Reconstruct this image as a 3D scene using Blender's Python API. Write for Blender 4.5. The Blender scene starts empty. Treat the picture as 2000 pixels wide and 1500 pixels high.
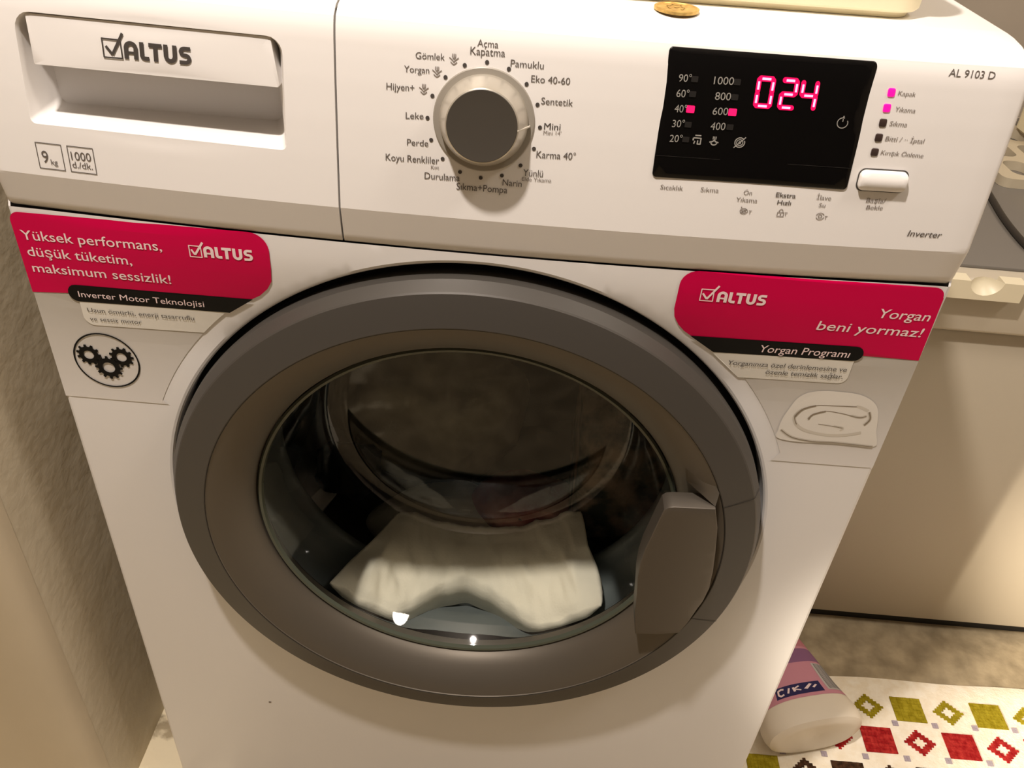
import bpy, bmesh, math, random
from mathutils import Vector, Matrix, noise
from mathutils.geometry import delaunay_2d_cdt
import numpy as np

random.seed(4)
PI = math.pi
sc = bpy.context.scene
COL = sc.collection

# ------------------------------------------------------------------ camera
cam_d = bpy.data.cameras.new('camera')
cam = bpy.data.objects.new('camera', cam_d)
COL.objects.link(cam)
FPX = 1649.2
cam_d.sensor_fit = 'HORIZONTAL'
cam_d.sensor_width = 36.0
cam_d.lens = FPX / 2000.0 * 36.0
cam_d.clip_start = 0.01
pitch, yaw, roll = 0.6363, -0.0049, 0.0834
fw = Vector((math.sin(yaw) * math.cos(pitch), math.cos(yaw) * math.cos(pitch), -math.sin(pitch)))
rt = Vector((math.cos(yaw), -math.sin(yaw), 0.0))
up = rt.cross(fw)
r2 = rt * math.cos(roll) + up * math.sin(roll)
u2 = -rt * math.sin(roll) + up * math.cos(roll)
M = Matrix((r2, u2, -fw)).transposed().to_4x4()
M.translation = Vector((0.0308, -0.4795, 0.9533))
cam.matrix_world = M
sc.camera = cam

# ------------------------------------------------------------------ light and exposure
sc.view_settings.view_transform = 'Standard'
sc.view_settings.look = 'None'
sc.view_settings.exposure = 0.0
sc.view_settings.gamma = 1.0
sc.view_settings.use_curve_mapping = False
sc.cycles.use_denoising = True
sc.cycles.max_bounces = 8
sc.cycles.transparent_max_bounces = 16

W = bpy.data.worlds.new('world')
sc.world = W
W.use_nodes = True
W.node_tree.nodes['Background'].inputs[0].default_value = (1.0, 0.87, 0.75, 1)
W.node_tree.nodes['Background'].inputs[1].default_value = 0.07

def lamp(name, kind, loc, energy, color, radius, target=None):
    d = bpy.data.lights.new(name, kind)
    d.energy = energy
    d.color = color
    d.shadow_soft_size = radius
    o = bpy.data.objects.new(name, d)
    o.location = loc
    if target is not None:
        o.rotation_euler = (Vector(target) - Vector(loc)).to_track_quat('-Z', 'Y').to_euler()
    COL.objects.link(o)
    return o

lamp('ceiling_bulb', 'POINT', (-0.215, -0.37, 1.80), 72.0, (1.0, 0.90, 0.82), 0.03)
hall = lamp('hall_spot', 'SPOT', (-1.04, -1.20, 0.80), 1000.0, (1.0, 0.87, 0.70), 0.02, (1.20, 0.31, 0.10))
hall.data.spot_size = math.radians(17.6)
hall.data.spot_blend = 1.0
room = lamp('fill_light', 'AREA', (1.22, -0.30, 2.38), 16.5, (1.0, 0.90, 0.80), 0.0)  # added fill, no known fixture: brightens the right side, floor and rug
room.data.shape = 'DISK'
room.data.size = 0.42

# ------------------------------------------------------------------ materials
def s2l(c):
    return tuple((v / 12.92 if v <= 0.04045 else ((v + 0.055) / 1.055) ** 2.4) for v in (c[0] / 255.0, c[1] / 255.0, c[2] / 255.0))

def mat(name, srgb, rough=0.5, metal=0.0, coat=0.0, spec=0.5, emit=None, estr=0.0):
    m = bpy.data.materials.new(name)
    m.use_nodes = True
    b = m.node_tree.nodes['Principled BSDF']
    b.inputs['Base Color'].default_value = (*s2l(srgb), 1)
    b.inputs['Roughness'].default_value = rough
    b.inputs['Metallic'].default_value = metal
    b.inputs['Coat Weight'].default_value = coat
    b.inputs['Specular IOR Level'].default_value = spec
    if emit:
        b.inputs['Emission Color'].default_value = (*emit, 1)
        b.inputs['Emission Strength'].default_value = estr
    return m

def noisy(m, c1, c2, scale, detail=6, lo=0.35, hi=0.65, bump=0.0, bscale=None, bdist=0.002, rough=None):
    """two-colour noise in object space, plus fine relief"""
    nt = m.node_tree
    b = nt.nodes['Principled BSDF']
    tc = nt.nodes.new('ShaderNodeTexCoord')
    if c1 is not None:
        n = nt.nodes.new('ShaderNodeTexNoise')
        n.inputs['Scale'].default_value = scale
        n.inputs['Detail'].default_value = detail
        nt.links.new(tc.outputs['Object'], n.inputs['Vector'])
        r = nt.nodes.new('ShaderNodeValToRGB')
        r.color_ramp.elements[0].position = lo
        r.color_ramp.elements[1].position = hi
        r.color_ramp.elements[0].color = (*s2l(c1), 1)
        r.color_ramp.elements[1].color = (*s2l(c2), 1)
        nt.links.new(n.outputs['Fac'], r.inputs[0])
        nt.links.new(r.outputs[0], b.inputs['Base Color'])
    if bump:
        n2 = nt.nodes.new('ShaderNodeTexNoise')
        n2.inputs['Scale'].default_value = bscale or scale * 4
        n2.inputs['Detail'].default_value = 5
        nt.links.new(tc.outputs['Object'], n2.inputs['Vector'])
        bp = nt.nodes.new('ShaderNodeBump')
        bp.inputs['Strength'].default_value = bump
        bp.inputs['Distance'].default_value = bdist
        nt.links.new(n2.outputs['Fac'], bp.inputs['Height'])
        nt.links.new(bp.outputs[0], b.inputs['Normal'])
    return m

WHITE = mat('white_enamel', (232, 229, 226), 0.32, spec=0.45)
PLASTIC = mat('white_plastic', (234, 230, 226), 0.38, spec=0.4)
POCKET = mat('white_plastic_pocket', (226, 222, 218), 0.55, spec=0.3)
WTOP = mat('white_worktop', (238, 235, 230), 0.35)
PRINT = mat('grey_print', (92, 84, 78), 0.6)
PRINTL = mat('light_grey_print', (128, 118, 110), 0.6)
PRINTD = mat('dark_print', (66, 60, 56), 0.6)
SEAM = mat('seam_shadow_gap', (70, 66, 62), 0.8)
KNOBSIDE = mat('knob_metal_side', (196, 189, 176), 0.30, metal=0.6)
KNOBCAP = mat('knob_dark_cap', (70, 65, 58), 0.5, spec=0.3)
KNOBRING = mat('knob_base_plate', (150, 143, 132), 0.4)
SCREEN = mat('black_screen', (10, 9, 9), 0.12, spec=0.35)
SCRTXT = mat('screen_grey_print', (150, 147, 140), 0.5)
SCRDIM = mat('screen_unlit_lamp', (34, 32, 31), 0.4)
LEDRED = mat('red_led', (220, 10, 60), 0.4, emit=(1.0, 0.008, 0.13), estr=1.1)
LEDPINK = mat('pink_led', (230, 10, 130), 0.4, emit=(1.0, 0.004, 0.30), estr=1.0)
LEDOFF = mat('unlit_led', (62, 48, 44), 0.35)
DIGCORE = mat('digit_core', (255, 120, 220), 0.4, emit=(1.0, 0.42, 0.72), estr=1.6)
DIGGLOW = mat('digit_halo', (200, 0, 60), 0.4, emit=(0.85, 0.002, 0.10), estr=0.9)
MAGENTA = mat('magenta_sticker', (204, 0, 70), 0.45, spec=0.12)
BLACKST = mat('black_sticker', (14, 13, 12), 0.45, spec=0.12)
WHITEST = mat('white_sticker', (226, 222, 212), 0.35)
STTEXT = mat('sticker_white_letters', (246, 222, 222), 0.4)
STDARK = mat('sticker_dark_letters', (74, 68, 62), 0.5)
RING = mat('door_silver', (74, 70, 65), 0.45, metal=0.25, spec=0.35)
RINGIN = mat('door_inner_silver', (104, 97, 87), 0.5, metal=0.6)
GRIP = mat('door_grip_silver', (92, 85, 76), 0.45, metal=0.5)
BLACK = mat('black_rubber', (18, 17, 16), 0.6)
GASKET = noisy(mat('grey_rubber_gasket', (118, 124, 124), 0.38), None, None, 20, bump=0.05, bscale=60)
DRUM = mat('drum_steel', (120, 116, 106), 0.35, metal=0.9)
CREAM = mat('cream_plastic', (244, 232, 196), 0.4)
COIN = noisy(mat('brass_coin', (205, 170, 95), 0.4, metal=0.7), (190, 152, 84), (222, 188, 112), 260, bump=0.4, bscale=420, bdist=0.0006)
FREEZER = mat('cream_white_lacquer', (184, 174, 155), 0.42)
FREEZLID = mat('glossy_lid', (112, 107, 100), 0.25)
HANDLE = mat('cream_handle', (222, 212, 184), 0.4)
CABLE = mat('black_cable', (42, 37, 32), 0.5)
RACKM = mat('grey_plastic_rack', (188, 176, 152), 0.45)

# sticker with a printed gradient (grey at the top, nearly white at the bottom edge)
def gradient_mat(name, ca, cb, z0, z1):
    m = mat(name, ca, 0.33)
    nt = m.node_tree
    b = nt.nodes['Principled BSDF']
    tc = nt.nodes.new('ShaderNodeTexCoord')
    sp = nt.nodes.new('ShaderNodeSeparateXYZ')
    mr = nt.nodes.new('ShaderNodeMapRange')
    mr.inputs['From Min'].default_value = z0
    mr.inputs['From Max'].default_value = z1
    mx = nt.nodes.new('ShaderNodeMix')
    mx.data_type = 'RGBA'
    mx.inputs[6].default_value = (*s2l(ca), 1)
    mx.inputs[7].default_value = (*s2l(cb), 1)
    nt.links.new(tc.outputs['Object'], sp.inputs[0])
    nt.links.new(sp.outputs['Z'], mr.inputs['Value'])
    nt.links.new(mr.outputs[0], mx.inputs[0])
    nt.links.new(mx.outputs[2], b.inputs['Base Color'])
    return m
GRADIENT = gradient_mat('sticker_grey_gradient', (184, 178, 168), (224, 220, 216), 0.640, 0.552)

def glass_mat():
    m = bpy.data.materials.new('thin_door_glass')
    m.use_nodes = True
    nt = m.node_tree
    nt.nodes.remove(nt.nodes['Principled BSDF'])
    out = nt.nodes['Material Output']
    t = nt.nodes.new('ShaderNodeBsdfTransparent')
    t.inputs[0].default_value = (0.88, 0.90, 0.88, 1)
    g = nt.nodes.new('ShaderNodeBsdfGlossy')
    g.inputs['Roughness'].default_value = 0.03
    f = nt.nodes.new('ShaderNodeFresnel')
    f.inputs['IOR'].default_value = 1.5
    ml = nt.nodes.new('ShaderNodeMath')
    ml.operation = 'MULTIPLY'
    ml.inputs[1].default_value = 1.3
    mx = nt.nodes.new('ShaderNodeMixShader')
    nt.links.new(f.outputs[0], ml.inputs[0])
    nt.links.new(ml.outputs[0], mx.inputs[0])
    nt.links.new(t.outputs[0], mx.inputs[1])
    nt.links.new(g.outputs[0], mx.inputs[2])
    nt.links.new(mx.outputs[0], out.inputs[0])
    return m
GLASS = glass_mat()

# ------------------------------------------------------------------ helpers
def obj(name, verts, faces, m, parent=None, smooth=None, mats=None, fmat=None):
    me = bpy.data.meshes.new(name)
    me.from_pydata([tuple(v) for v in verts], [], faces)
    for x in (mats or [m]):
        me.materials.append(x)
    if fmat:
        me.polygons.foreach_set('material_index', fmat)
    if smooth is not None:
        me.polygons.foreach_set('use_smooth', [True] * len(me.polygons))
        me.set_sharp_from_angle(angle=math.radians(smooth))
    me.update()
    o = bpy.data.objects.new(name, me)
    COL.objects.link(o)
    if parent is not None:
        o.parent = parent
        pl = parent.location
        if parent.type == 'EMPTY' and parent.parent is None:
            o.matrix_parent_inverse = Matrix.Identity(4)
    return o

def from_bm(name, bm, m, parent=None, smooth=35):
    bmesh.ops.recalc_face_normals(bm, faces=bm.faces[:])
    me = bpy.data.meshes.new(name)
    bm.to_mesh(me)
    bm.free()
    me.materials.append(m)
    me.polygons.foreach_set('use_smooth', [True] * len(me.polygons))
    me.set_sharp_from_angle(angle=math.radians(smooth))
    o = bpy.data.objects.new(name, me)
    COL.objects.link(o)
    if parent is not None:
        o.parent = parent
    return o

def tag(o, label=None, cat=None, group=None, kind=None):
    if label: o['label'] = label
    if cat: o['category'] = cat
    if group: o['group'] = group
    if kind: o['kind'] = kind
    return o

def empty(name, label, cat):
    o = bpy.data.objects.new(name, None)
    o.empty_display_size = 0.05
    COL.objects.link(o)
    return tag(o, label, cat)

def box_bm(bm, x0, x1, y0, y1, z0, z1, bevel=0.0, seg=2):
    r = bmesh.ops.create_cube(bm, size=1.0)
    vs = r['verts']
    for v in vs:
        v.co = Vector(((x0 + x1) / 2 + v.co.x * (x1 - x0), (y0 + y1) / 2 + v.co.y * (y1 - y0), (z0 + z1) / 2 + v.co.z * (z1 - z0)))
    if bevel:
        es = list({e for v in vs for e in v.link_edges})
        bmesh.ops.bevel(bm, geom=es, offset=bevel, segments=seg, profile=0.5, affect='EDGES')

def box(name, x0, x1, y0, y1, z0, z1, m, parent=None, bevel=0.0, seg=2):
    bm = bmesh.new()
    box_bm(bm, x0, x1, y0, y1, z0, z1, bevel, seg)
    return from_bm(name, bm, m, parent)

def rrect(x0, x1, z0, z1, r, n=6, rs=None):
    """rounded rectangle, counter-clockwise; rs = radii (br, tr, tl, bl)"""
    rs = rs or (r, r, r, r)
    pts = []
    for (cx, cz, a0, q) in ((x1, z0, -90, rs[0]), (x1, z1, 0, rs[1]), (x0, z1, 90, rs[2]), (x0, z0, 180, rs[3])):
        sx = -1 if cx == x1 else 1
        sz = -1 if cz == z1 else 1
        for i in range(n + 1):
            a = math.radians(a0 + 90 * i / n)
            pts.append((cx + sx * q + q * math.cos(a), cz + sz * q + q * math.sin(a)))
    return pts

def inside(p, poly):
    c = False
    j = len(poly) - 1
    for i in range(len(poly)):
        a, b = poly[i], poly[j]
        if (a[1] > p[1]) != (b[1] > p[1]) and p[0] < (b[0] - a[0]) * (p[1] - a[1]) / (b[1] - a[1]) + a[0]:
            c = not c
        j = i
    return c

def fill2d(outer, holes=(), step=None):
    """triangles of a polygon with holes; optional inner grid points so that it can be bent"""
    vs, es = [], []
    for loop in (outer, *holes):
        k = len(vs)
        n = len(loop)
        vs += [Vector(p) for p in loop]
        es += [(k + i, k + (i + 1) % n) for i in range(n)]
    if step:
        bd = np.array([tuple(p) for p in vs])
        xs = [p[0] for p in outer]; zs = [p[1] for p in outer]
        x = min(xs) + step / 2
        while x < max(xs):
            z = min(zs) + step / 2
            while z < max(zs):
                if ((bd[:, 0] - x) ** 2 + (bd[:, 1] - z) ** 2).min() > (.7 * step) ** 2 and inside((x, z), outer) and not any(inside((x, z), h) for h in holes):
                    vs.append(Vector((x, z)))
                z += step
            x += step
    ov, oe, of, *_ = delaunay_2d_cdt(vs, es, [], 0, 1e-7)
    tris = []
    for f in of:
        c = (sum(ov[i][0] for i in f) / len(f), sum(ov[i][1] for i in f) / len(f))
        if inside(c, outer) and not any(inside(c, h) for h in holes):
            tris.append(tuple(f))
    return [(v[0], v[1]) for v in ov], tris

# ---- the curved front of the control panel: y as a function of x and z
PZ = [.690, .7045, .71, .7187, .7305, .745, .761, .783, .804, .817, .826, .8315, .836, .840, .8432, .8446, .845]
PY = [.0015, .0015, .0002, -.0015, -.0038, -.0025, -.0010, .0013, .0038, .0056, .0070, .0084, .0104, .0165, .0300, .0420, .052]
def fy(x, z):
    return float(np.interp(z, PZ, PY)) - .013 * (1 - (x / .3) ** 2)
def pm(x, z):   # measured position -> position on the flatter, final profile
    z2 = float(np.interp(z, [.69, .735, .765, .78, .79, .80, .81, .82, .832, .845], [.69, .735, .7652, .7804, .7906, .8009, .8112, .8217, .8353, .845]))
    return x * float(np.interp(z, [.735, .765, .79, .80, .81, .82, .84], [1.0, .9985, .9955, .9942, .9915, .9890, .9800])), z2
def on_panel(off):
    def f(x, z):
        x, z = pm(x, z)
        return (x, fy(x, z) - off, z)
    return f
def on_front(off):
    def f(x, z):   # the sheet bulges gently towards the panel above it
        t = min(1.0, max(0.0, (z - .600) / .090))
        d = .0118 * max(0.0, 1 - (x / .3) ** 2) * t * t * (3 - 2 * t)
        return (x - (x - .031) * d * 2.085, -off - d, z + (.953 - z) * d * 2.085)
    return f

def flat(name, outer, m, parent, f, holes=(), step=None, smooth=None):
    v, t = fill2d(outer, holes, step)
    return obj(name, [f(*p) for p in v], t, m, parent, smooth)

def slab(name, poly, m, parent, f_front, depth, step=None, bevel=0.0, smooth=40):
    """a plate with an outline poly, following f_front, with thickness along +y"""
    v, t = fill2d(poly, (), step)
    if sum(poly[i][0] * poly[(i + 1) % len(poly)][1] - poly[(i + 1) % len(poly)][0] * poly[i][1] for i in range(len(poly))) < 0:
        poly = poly[::-1]
    verts, faces = [], []
    cx = sum(p[0] for p in poly) / len(poly); cz = sum(p[1] for p in poly) / len(poly)
    def shr(p, b):
        d = math.hypot(p[0] - cx, p[1] - cz) or 1
        return (p[0] - (p[0] - cx) / d * b, p[1] - (p[1] - cz) / d * b)
    if bevel:
        rings = [(bevel, 0.0), (bevel * .35, bevel * .3), (0.0, bevel), (0.0, depth)]
    else:
        rings = [(0.0, 0.0), (0.0, depth)]
    ip = [shr(p, bevel) for p in poly] if bevel else poly
    v, t = fill2d(ip, (), step)
    for p in v:
        verts.append(f_front(*p))
    faces += t
    base = []
    for (b, dy) in rings:
        k = len(verts)
        base.append(k)
        for p in poly:
            q = shr(p, b)
            a = f_front(*q)
            verts.append((a[0], a[1] + dy, a[2]))
    n = len(poly)
    for a, b in zip(base, base[1:]):
        for i in range(n):
            j = (i + 1) % n
            faces.append((a + i, b + i, b + j, a + j))
    bm = bmesh.new()
    bv = [bm.verts.new(c) for c in verts]
    for f in faces:
        try: bm.faces.new([bv[i] for i in f])
        except ValueError: pass
    bmesh.ops.remove_doubles(bm, verts=bm.verts[:], dist=1e-6)
    return from_bm(name, bm, m, parent, smooth)

def lathe(name, prof, m, parent=None, centre=(0, 0, 0), n=128, a0=0.0, a1=2 * PI, smooth=30, shift=None, closed=False):
    """profile of (radius, y) turned about the y axis; shift(y) moves the centre in z"""
    full = abs(a1 - a0 - 2 * PI) < 1e-6
    cnt = n if full else n + 1
    verts, faces = [], []
    for (r, y) in prof:
        dz = shift(y) if shift else 0.0
        for i in range(cnt):
            a = a0 + (a1 - a0) * i / n
            verts.append((centre[0] + r * math.cos(a), centre[1] + y, centre[2] + dz + r * math.sin(a)))
    for k in range(len(prof) - 1):
        for i in range(n):
            j = (i + 1) % cnt
            faces.append((k * cnt + i, k * cnt + j, (k + 1) * cnt + j, (k + 1) * cnt + i))
    if not full and closed:
        faces.append(tuple(k * cnt for k in range(len(prof))))
        faces.append(tuple(k * cnt + n for k in reversed(range(len(prof)))))
    return obj(name, verts, faces, m, parent, smooth)

# ---- lettering
_tcache = {}
def glyphs(s, bold=0.0):
    key = (s, bold)
    if key in _tcache: return _tcache[key]
    cu = bpy.data.curves.new('tmp_text', 'FONT')
    cu.body = s
    cu.size = 1.0
    cu.offset = bold
    cu.resolution_u = 3
    o = bpy.data.objects.new('tmp_text', cu)
    COL.objects.link(o)
    dg = bpy.context.evaluated_depsgraph_get()
    me = bpy.data.meshes.new_from_object(o.evaluated_get(dg))
    v = [(p.co.x, p.co.y) for p in me.vertices]
    f = [tuple(p.vertices) for p in me.polygons]
    bpy.data.objects.remove(o)
    bpy.data.curves.remove(cu)
    bpy.data.meshes.remove(me)
    _tcache[key] = (v, f)
    return v, f
CAP = max(p[1] for p in glyphs('H')[0])

def text(s, x0, z0, x1, z1, h, m, parent, f, bold=0.0, shear=0.0, name='lettering'):
    v, fc = glyphs(s, bold)
    if not v: return None
    xa = min(p[0] for p in v); xb = max(p[0] for p in v)
    kz = h / CAP
    out = []
    for (a, b) in v:
        t = (a - xa) / (xb - xa)
        out.append(f(x0 + t * (x1 - x0) + shear * b * kz, z0 + t * (z1 - z0) + b * kz))
    return obj(name, out, fc, m, parent)

def stroke2d(pts, w, closed=False):
    """thick polyline as flat quads with round joins -> verts, faces"""
    V, F = [], []
    if closed and math.hypot(pts[0][0] - pts[-1][0], pts[0][1] - pts[-1][1]) < 1e-6: pts = pts[:-1]
    n = len(pts)
    segs = [(pts[i], pts[(i + 1) % n]) for i in range(n if closed else n - 1)]
    for (a, b) in segs:
        dx, dy = b[0] - a[0], b[1] - a[1]
        L = math.hypot(dx, dy) or 1e-9
        nx, ny = -dy / L * w / 2, dx / L * w / 2
        k = len(V)
        V += [(a[0] + nx, a[1] + ny), (b[0] + nx, b[1] + ny), (b[0] - nx, b[1] - ny), (a[0] - nx, a[1] - ny)]
        F.append((k, k + 3, k + 2, k + 1))
    joints = pts if closed else pts[1:-1]
    for p in joints:
        k = len(V)
        V += [(p[0] + w / 2 * math.cos(i * PI / 4), p[1] + w / 2 * math.sin(i * PI / 4)) for i in range(8)]
        F.append(tuple(range(k, k + 8)))
    return V, F

def strokes(name, lines, m, parent, f, place=lambda p: p, discs=()):
    """lines = [(points, width, closed)]; discs = [(x, z, r)]"""
    V, F = [], []
    for (pts, w, cl) in lines:
        v, fc = stroke2d(pts, w, cl)
        k = len(V); V += v; F += [tuple(i + k for i in q) for q in fc]
    for (x, z, r) in discs:
        k = len(V)
        V += [(x + r * math.cos(i * PI / 8), z + r * math.sin(i * PI / 8)) for i in range(16)]
        F.append(tuple(range(k, k + 16)))
    if not V:
        return None
    ov, oe, of, _a, _b, src = delaunay_2d_cdt([Vector((p[0] * 100, p[1] * 100)) for p in V], [], F, 0, 1e-6, True)
    return obj(name, [f(*place((p[0] / 100, p[1] / 100))) for p in ov], [tuple(q) for q, g in zip(of, src) if len(g)], m, parent)

def arc(cx, cz, rx, rz, a0, a1, n=10):
    return [(cx + rx * math.cos(math.radians(a0 + (a1 - a0) * i / n)), cz + rz * math.sin(math.radians(a0 + (a1 - a0) * i / n))) for i in range(n + 1)]

def logo(x0, z0, x1, h, m, parent, f, box4, tick, w_scale=1.0):
    """the check-box mark and the five heavy rounded letters"""
    W_ = .235
    L = []
    a = W_ / 2
    L.append(([(a, 0), (a, .62)] + arc(.38, .62, .38 - a, .38 - a, 180, 0, 10)[1:] + [(.76 - a, 0)], W_, False))
    L.append(([(a, .36), (.76 - a, .36)], .15, False))
    o = .86
    L.append(([(o + a, 1), (o + a, .26)] + arc(o + a + .15, .26, .15, .26 - a, 180, 270, 6)[1:] + [(o + .50, a)], W_, False))
    o = 1.36
    L.append(([(o, 1 - a), (o + .72, 1 - a)], W_, False))
    L.append(([(o + .36, 1 - a), (o + .36, 0)], W_, False))
    o = 2.16
    L.append(([(o + a, 1), (o + a, .38)] + arc(o + .36, .38, .36 - a, .38 - a, 180, 360, 10)[1:] + [(o + .72 - a, 1)], W_, False))
    o = 2.98
    L.append(([(o + .64, 1 - a), (o + .32, 1 - a)] + arc(o + .30, .70, .30 - a, .30 - a, 90, 270, 8)[1:] + arc(o + .36, .32, .32 - a, .20, 90, -90, 8)[1:] + [(o + .02, a)], .215, False))
    tot = 3.66
    sx = (x1 - x0) / tot
    strokes('logo_lettering', L, m, parent, f, lambda p: (x0 + p[0] * sx, z0 + p[1] * h))
    bx = [(p[0], p[1]) for p in box4]
    th = h * .085
    strokes('logo_mark', [(bx, th, True), (tick[:2], h * .16, False), (tick[1:], h * .17, False)], m, parent, f)

# ================================================================== room
def plane(name, corners, m):
    o = obj(name, corners, [(0, 1, 2, 3)], m)
    o['kind'] = 'structure'
    return o

FLOORM = noisy(mat('rough_floor', (150, 134, 106), 0.75), (138, 124, 98), (176, 160, 130), 30, bump=0.35, bscale=55, bdist=0.004)
# bare pale blotches of mosaic near the left wall: a colour of the floor itself
nt = FLOORM.node_tree
b_ = nt.nodes['Principled BSDF']
tc_ = nt.nodes.new('ShaderNodeTexCoord')
n_ = nt.nodes.new('ShaderNodeTexNoise'); n_.inputs['Scale'].default_value = 26; n_.inputs['Detail'].default_value = 6
nt.links.new(tc_.outputs['Object'], n_.inputs['Vector'])
sp_ = nt.nodes.new('ShaderNodeSeparateXYZ'); nt.links.new(tc_.outputs['Object'], sp_.inputs[0])
mr_ = nt.nodes.new('ShaderNodeMapRange'); mr_.inputs['From Min'].default_value = 0.0; mr_.inputs['From Max'].default_value = -0.3
mr_.inputs['To Min'].default_value = -0.45; mr_.inputs['To Max'].default_value = 0.10
nt.links.new(sp_.outputs['X'], mr_.inputs['Value'])
ad_ = nt.nodes.new('ShaderNodeMath'); ad_.operation = 'ADD'
nt.links.new(n_.outputs['Fac'], ad_.inputs[0]); nt.links.new(mr_.outputs[0], ad_.inputs[1])
rp_ = nt.nodes.new('ShaderNodeValToRGB')
rp_.color_ramp.elements[0].position = 0.47; rp_.color_ramp.elements[1].position = 0.56
nt.links.new(ad_.outputs[0], rp_.inputs[0])
mx_ = nt.nodes.new('ShaderNodeMix'); mx_.data_type = 'RGBA'
src_ = b_.inputs['Base Color'].links[0].from_socket
nt.links.new(rp_.outputs[0], mx_.inputs[0]); nt.links.new(src_, mx_.inputs[6])
mx_.inputs[7].default_value = (*s2l((236, 222, 190)), 1)
nt.links.new(mx_.outputs[2], b_.inputs['Base Color'])

PLASTER = noisy(mat('rough_plaster', (150, 138, 116), 0.85), (196, 184, 160), (204, 192, 168), 9, bump=0.22, bscale=95, bdist=0.003)
SMOOTHW = noisy(mat('smooth_paint', (190, 175, 150), 0.6), (194, 180, 155), (200, 186, 161), 6, bump=0.05, bscale=30)
BACKW = noisy(mat('beige_wall', (166, 154, 138), 0.8), (162, 150, 134), (170, 158, 142), 5, bump=0.1, bscale=60)
FRONTW = noisy(mat('dim_brown_wall', (74, 68, 60), 0.8), (70, 64, 56), (78, 72, 64), 5, bump=0.1, bscale=60)
CEILM = mat('ceiling_paint', (160, 154, 146), 0.9)

X0, X1, Y0, Y1, ZC = -1.7, 1.8, -2.1, 0.92, 2.45
plane('floor', [(X0, Y0, 0), (X1, Y0, 0), (X1, Y1, 0), (X0, Y1, 0)], FLOORM)
plane('ceiling', [(X0, Y0, ZC), (X0, Y1, ZC), (X1, Y1, ZC), (X1, Y0, ZC)], CEILM)
plane('wall_back', [(-.36, Y1, 0), (X1, Y1, 0), (X1, Y1, ZC), (-.36, Y1, ZC)], BACKW)
plane('wall_right', [(X1, Y1, 0), (X1, Y0, 0), (X1, Y0, ZC), (X1, Y1, ZC)], BACKW)
plane('wall_front', [(X1, Y0, 0), (X0, Y0, 0), (X0, Y0, ZC), (X1, Y0, ZC)], FRONTW)
plane('wall_far_left', [(X0, Y0, 0), (X0, -.05, 0), (X0, -.05, ZC), (X0, Y0, ZC)], BACKW)
# plastered niche wall beside the machine, slightly uneven, real relief
def niche():
    V, F = [], []
    ny, nz = 90, 150
    for j in range(nz + 1):
        for i in range(ny + 1):
            y = -.036 + (Y1 + .036) * (i / ny) ** 1.5
            z = 1.3 * j / nz
            d = noise.noise(Vector((3.1, y * 9, z * 9))) * .0010 + noise.noise(Vector((7.7, y * 40, z * 34))) * .0007
            d = d * min(1.0, (y + .036) / .12) - .0012 * max(0.0, 1 - (y + .036) / .02)
            V.append((-.36 + d, y, z))
    V += [(-.36, -.036, ZC), (-.36, Y1, ZC)]
    w = ny + 1
    for j in range(nz):
        for i in range(ny):
            F.append((j * w + i, j * w + i + 1, (j + 1) * w + i + 1, (j + 1) * w + i))
    top = nz * w
    F.append(tuple([top + i for i in range(ny + 1)] + [len(V) - 1, len(V) - 2]))
    o = obj('wall_left', V, F, PLASTER, None, 60)
    o['kind'] = 'structure'
niche()
# rounded, smooth wall end beside the niche with a shallow moulding
prof = [(-.36, -.026), (-.3604, -.034), (-.3625, -.041), (-.367, -.0465), (-.374, -.050), (-.384, -.0515), (-.392, -.0525), (-.404, -.0525), (-.412, -.0515), (-.420, -.051), (-1.7, -.051)]
V = [(x, y, z) for z in (0, ZC) for (x, y) in prof]
n = len(prof)
o = obj('trim_1', V, [(i, i + 1, n + i + 1, n + i) for i in range(n - 1)], SMOOTHW, None, 50)
o['kind'] = 'structure'

# ================================================================== washing machine
WM = empty('washing_machine', 'white front-loading washing machine with silver porthole door and magenta stickers', 'washing machine')

# ---- body
DC = (0.001, 0.457)            # centre of the round opening
HR = 0.2366
circ = [(DC[0] + HR * math.cos(2 * PI * i / 256), DC[1] + HR * math.sin(2 * PI * i / 256)) for i in range(256)]
R_ = .0025
front = [(-.3 + R_, .012), (.3 - R_, .012), (.3 - R_, .7045), (-.3 + R_, .7045)]
top_edge = [(.3 - R_ - (.6 - 2 * R_) * i / 30, .7045) for i in range(31)]
front = front[:2] + top_edge
v, t = fill2d(front, [circ], .006)
SH = on_front(0.0)
def sheet(x, z):
    q = SH(x, z)
    return (q[0], q[1], min(q[2], .7050))
V = [sheet(*p) for p in v]
F = [tuple(f) for f in t]
# rounded lip of the opening and its dark inside wall
k = len(V)
rings = [(HR, 0.0), (HR - .0018, .0006), (HR - .0030, .0022), (HR - .0034, .006), (HR - .0034, .030)]
for (r, y) in rings:
    for p in circ:
        b = sheet(*p)
        V.append((b[0] + (p[0] - DC[0]) * (r / HR - 1), b[1] + y, b[2] + (p[1] - DC[1]) * (r / HR - 1)))
for q in range(len(rings) - 1):
    for i in range(256):
        j = (i + 1) % 256
        F.append((k + q * 256 + i, k + q * 256 + j, k + (q + 1) * 256 + j, k + (q + 1) * 256 + i))
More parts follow.
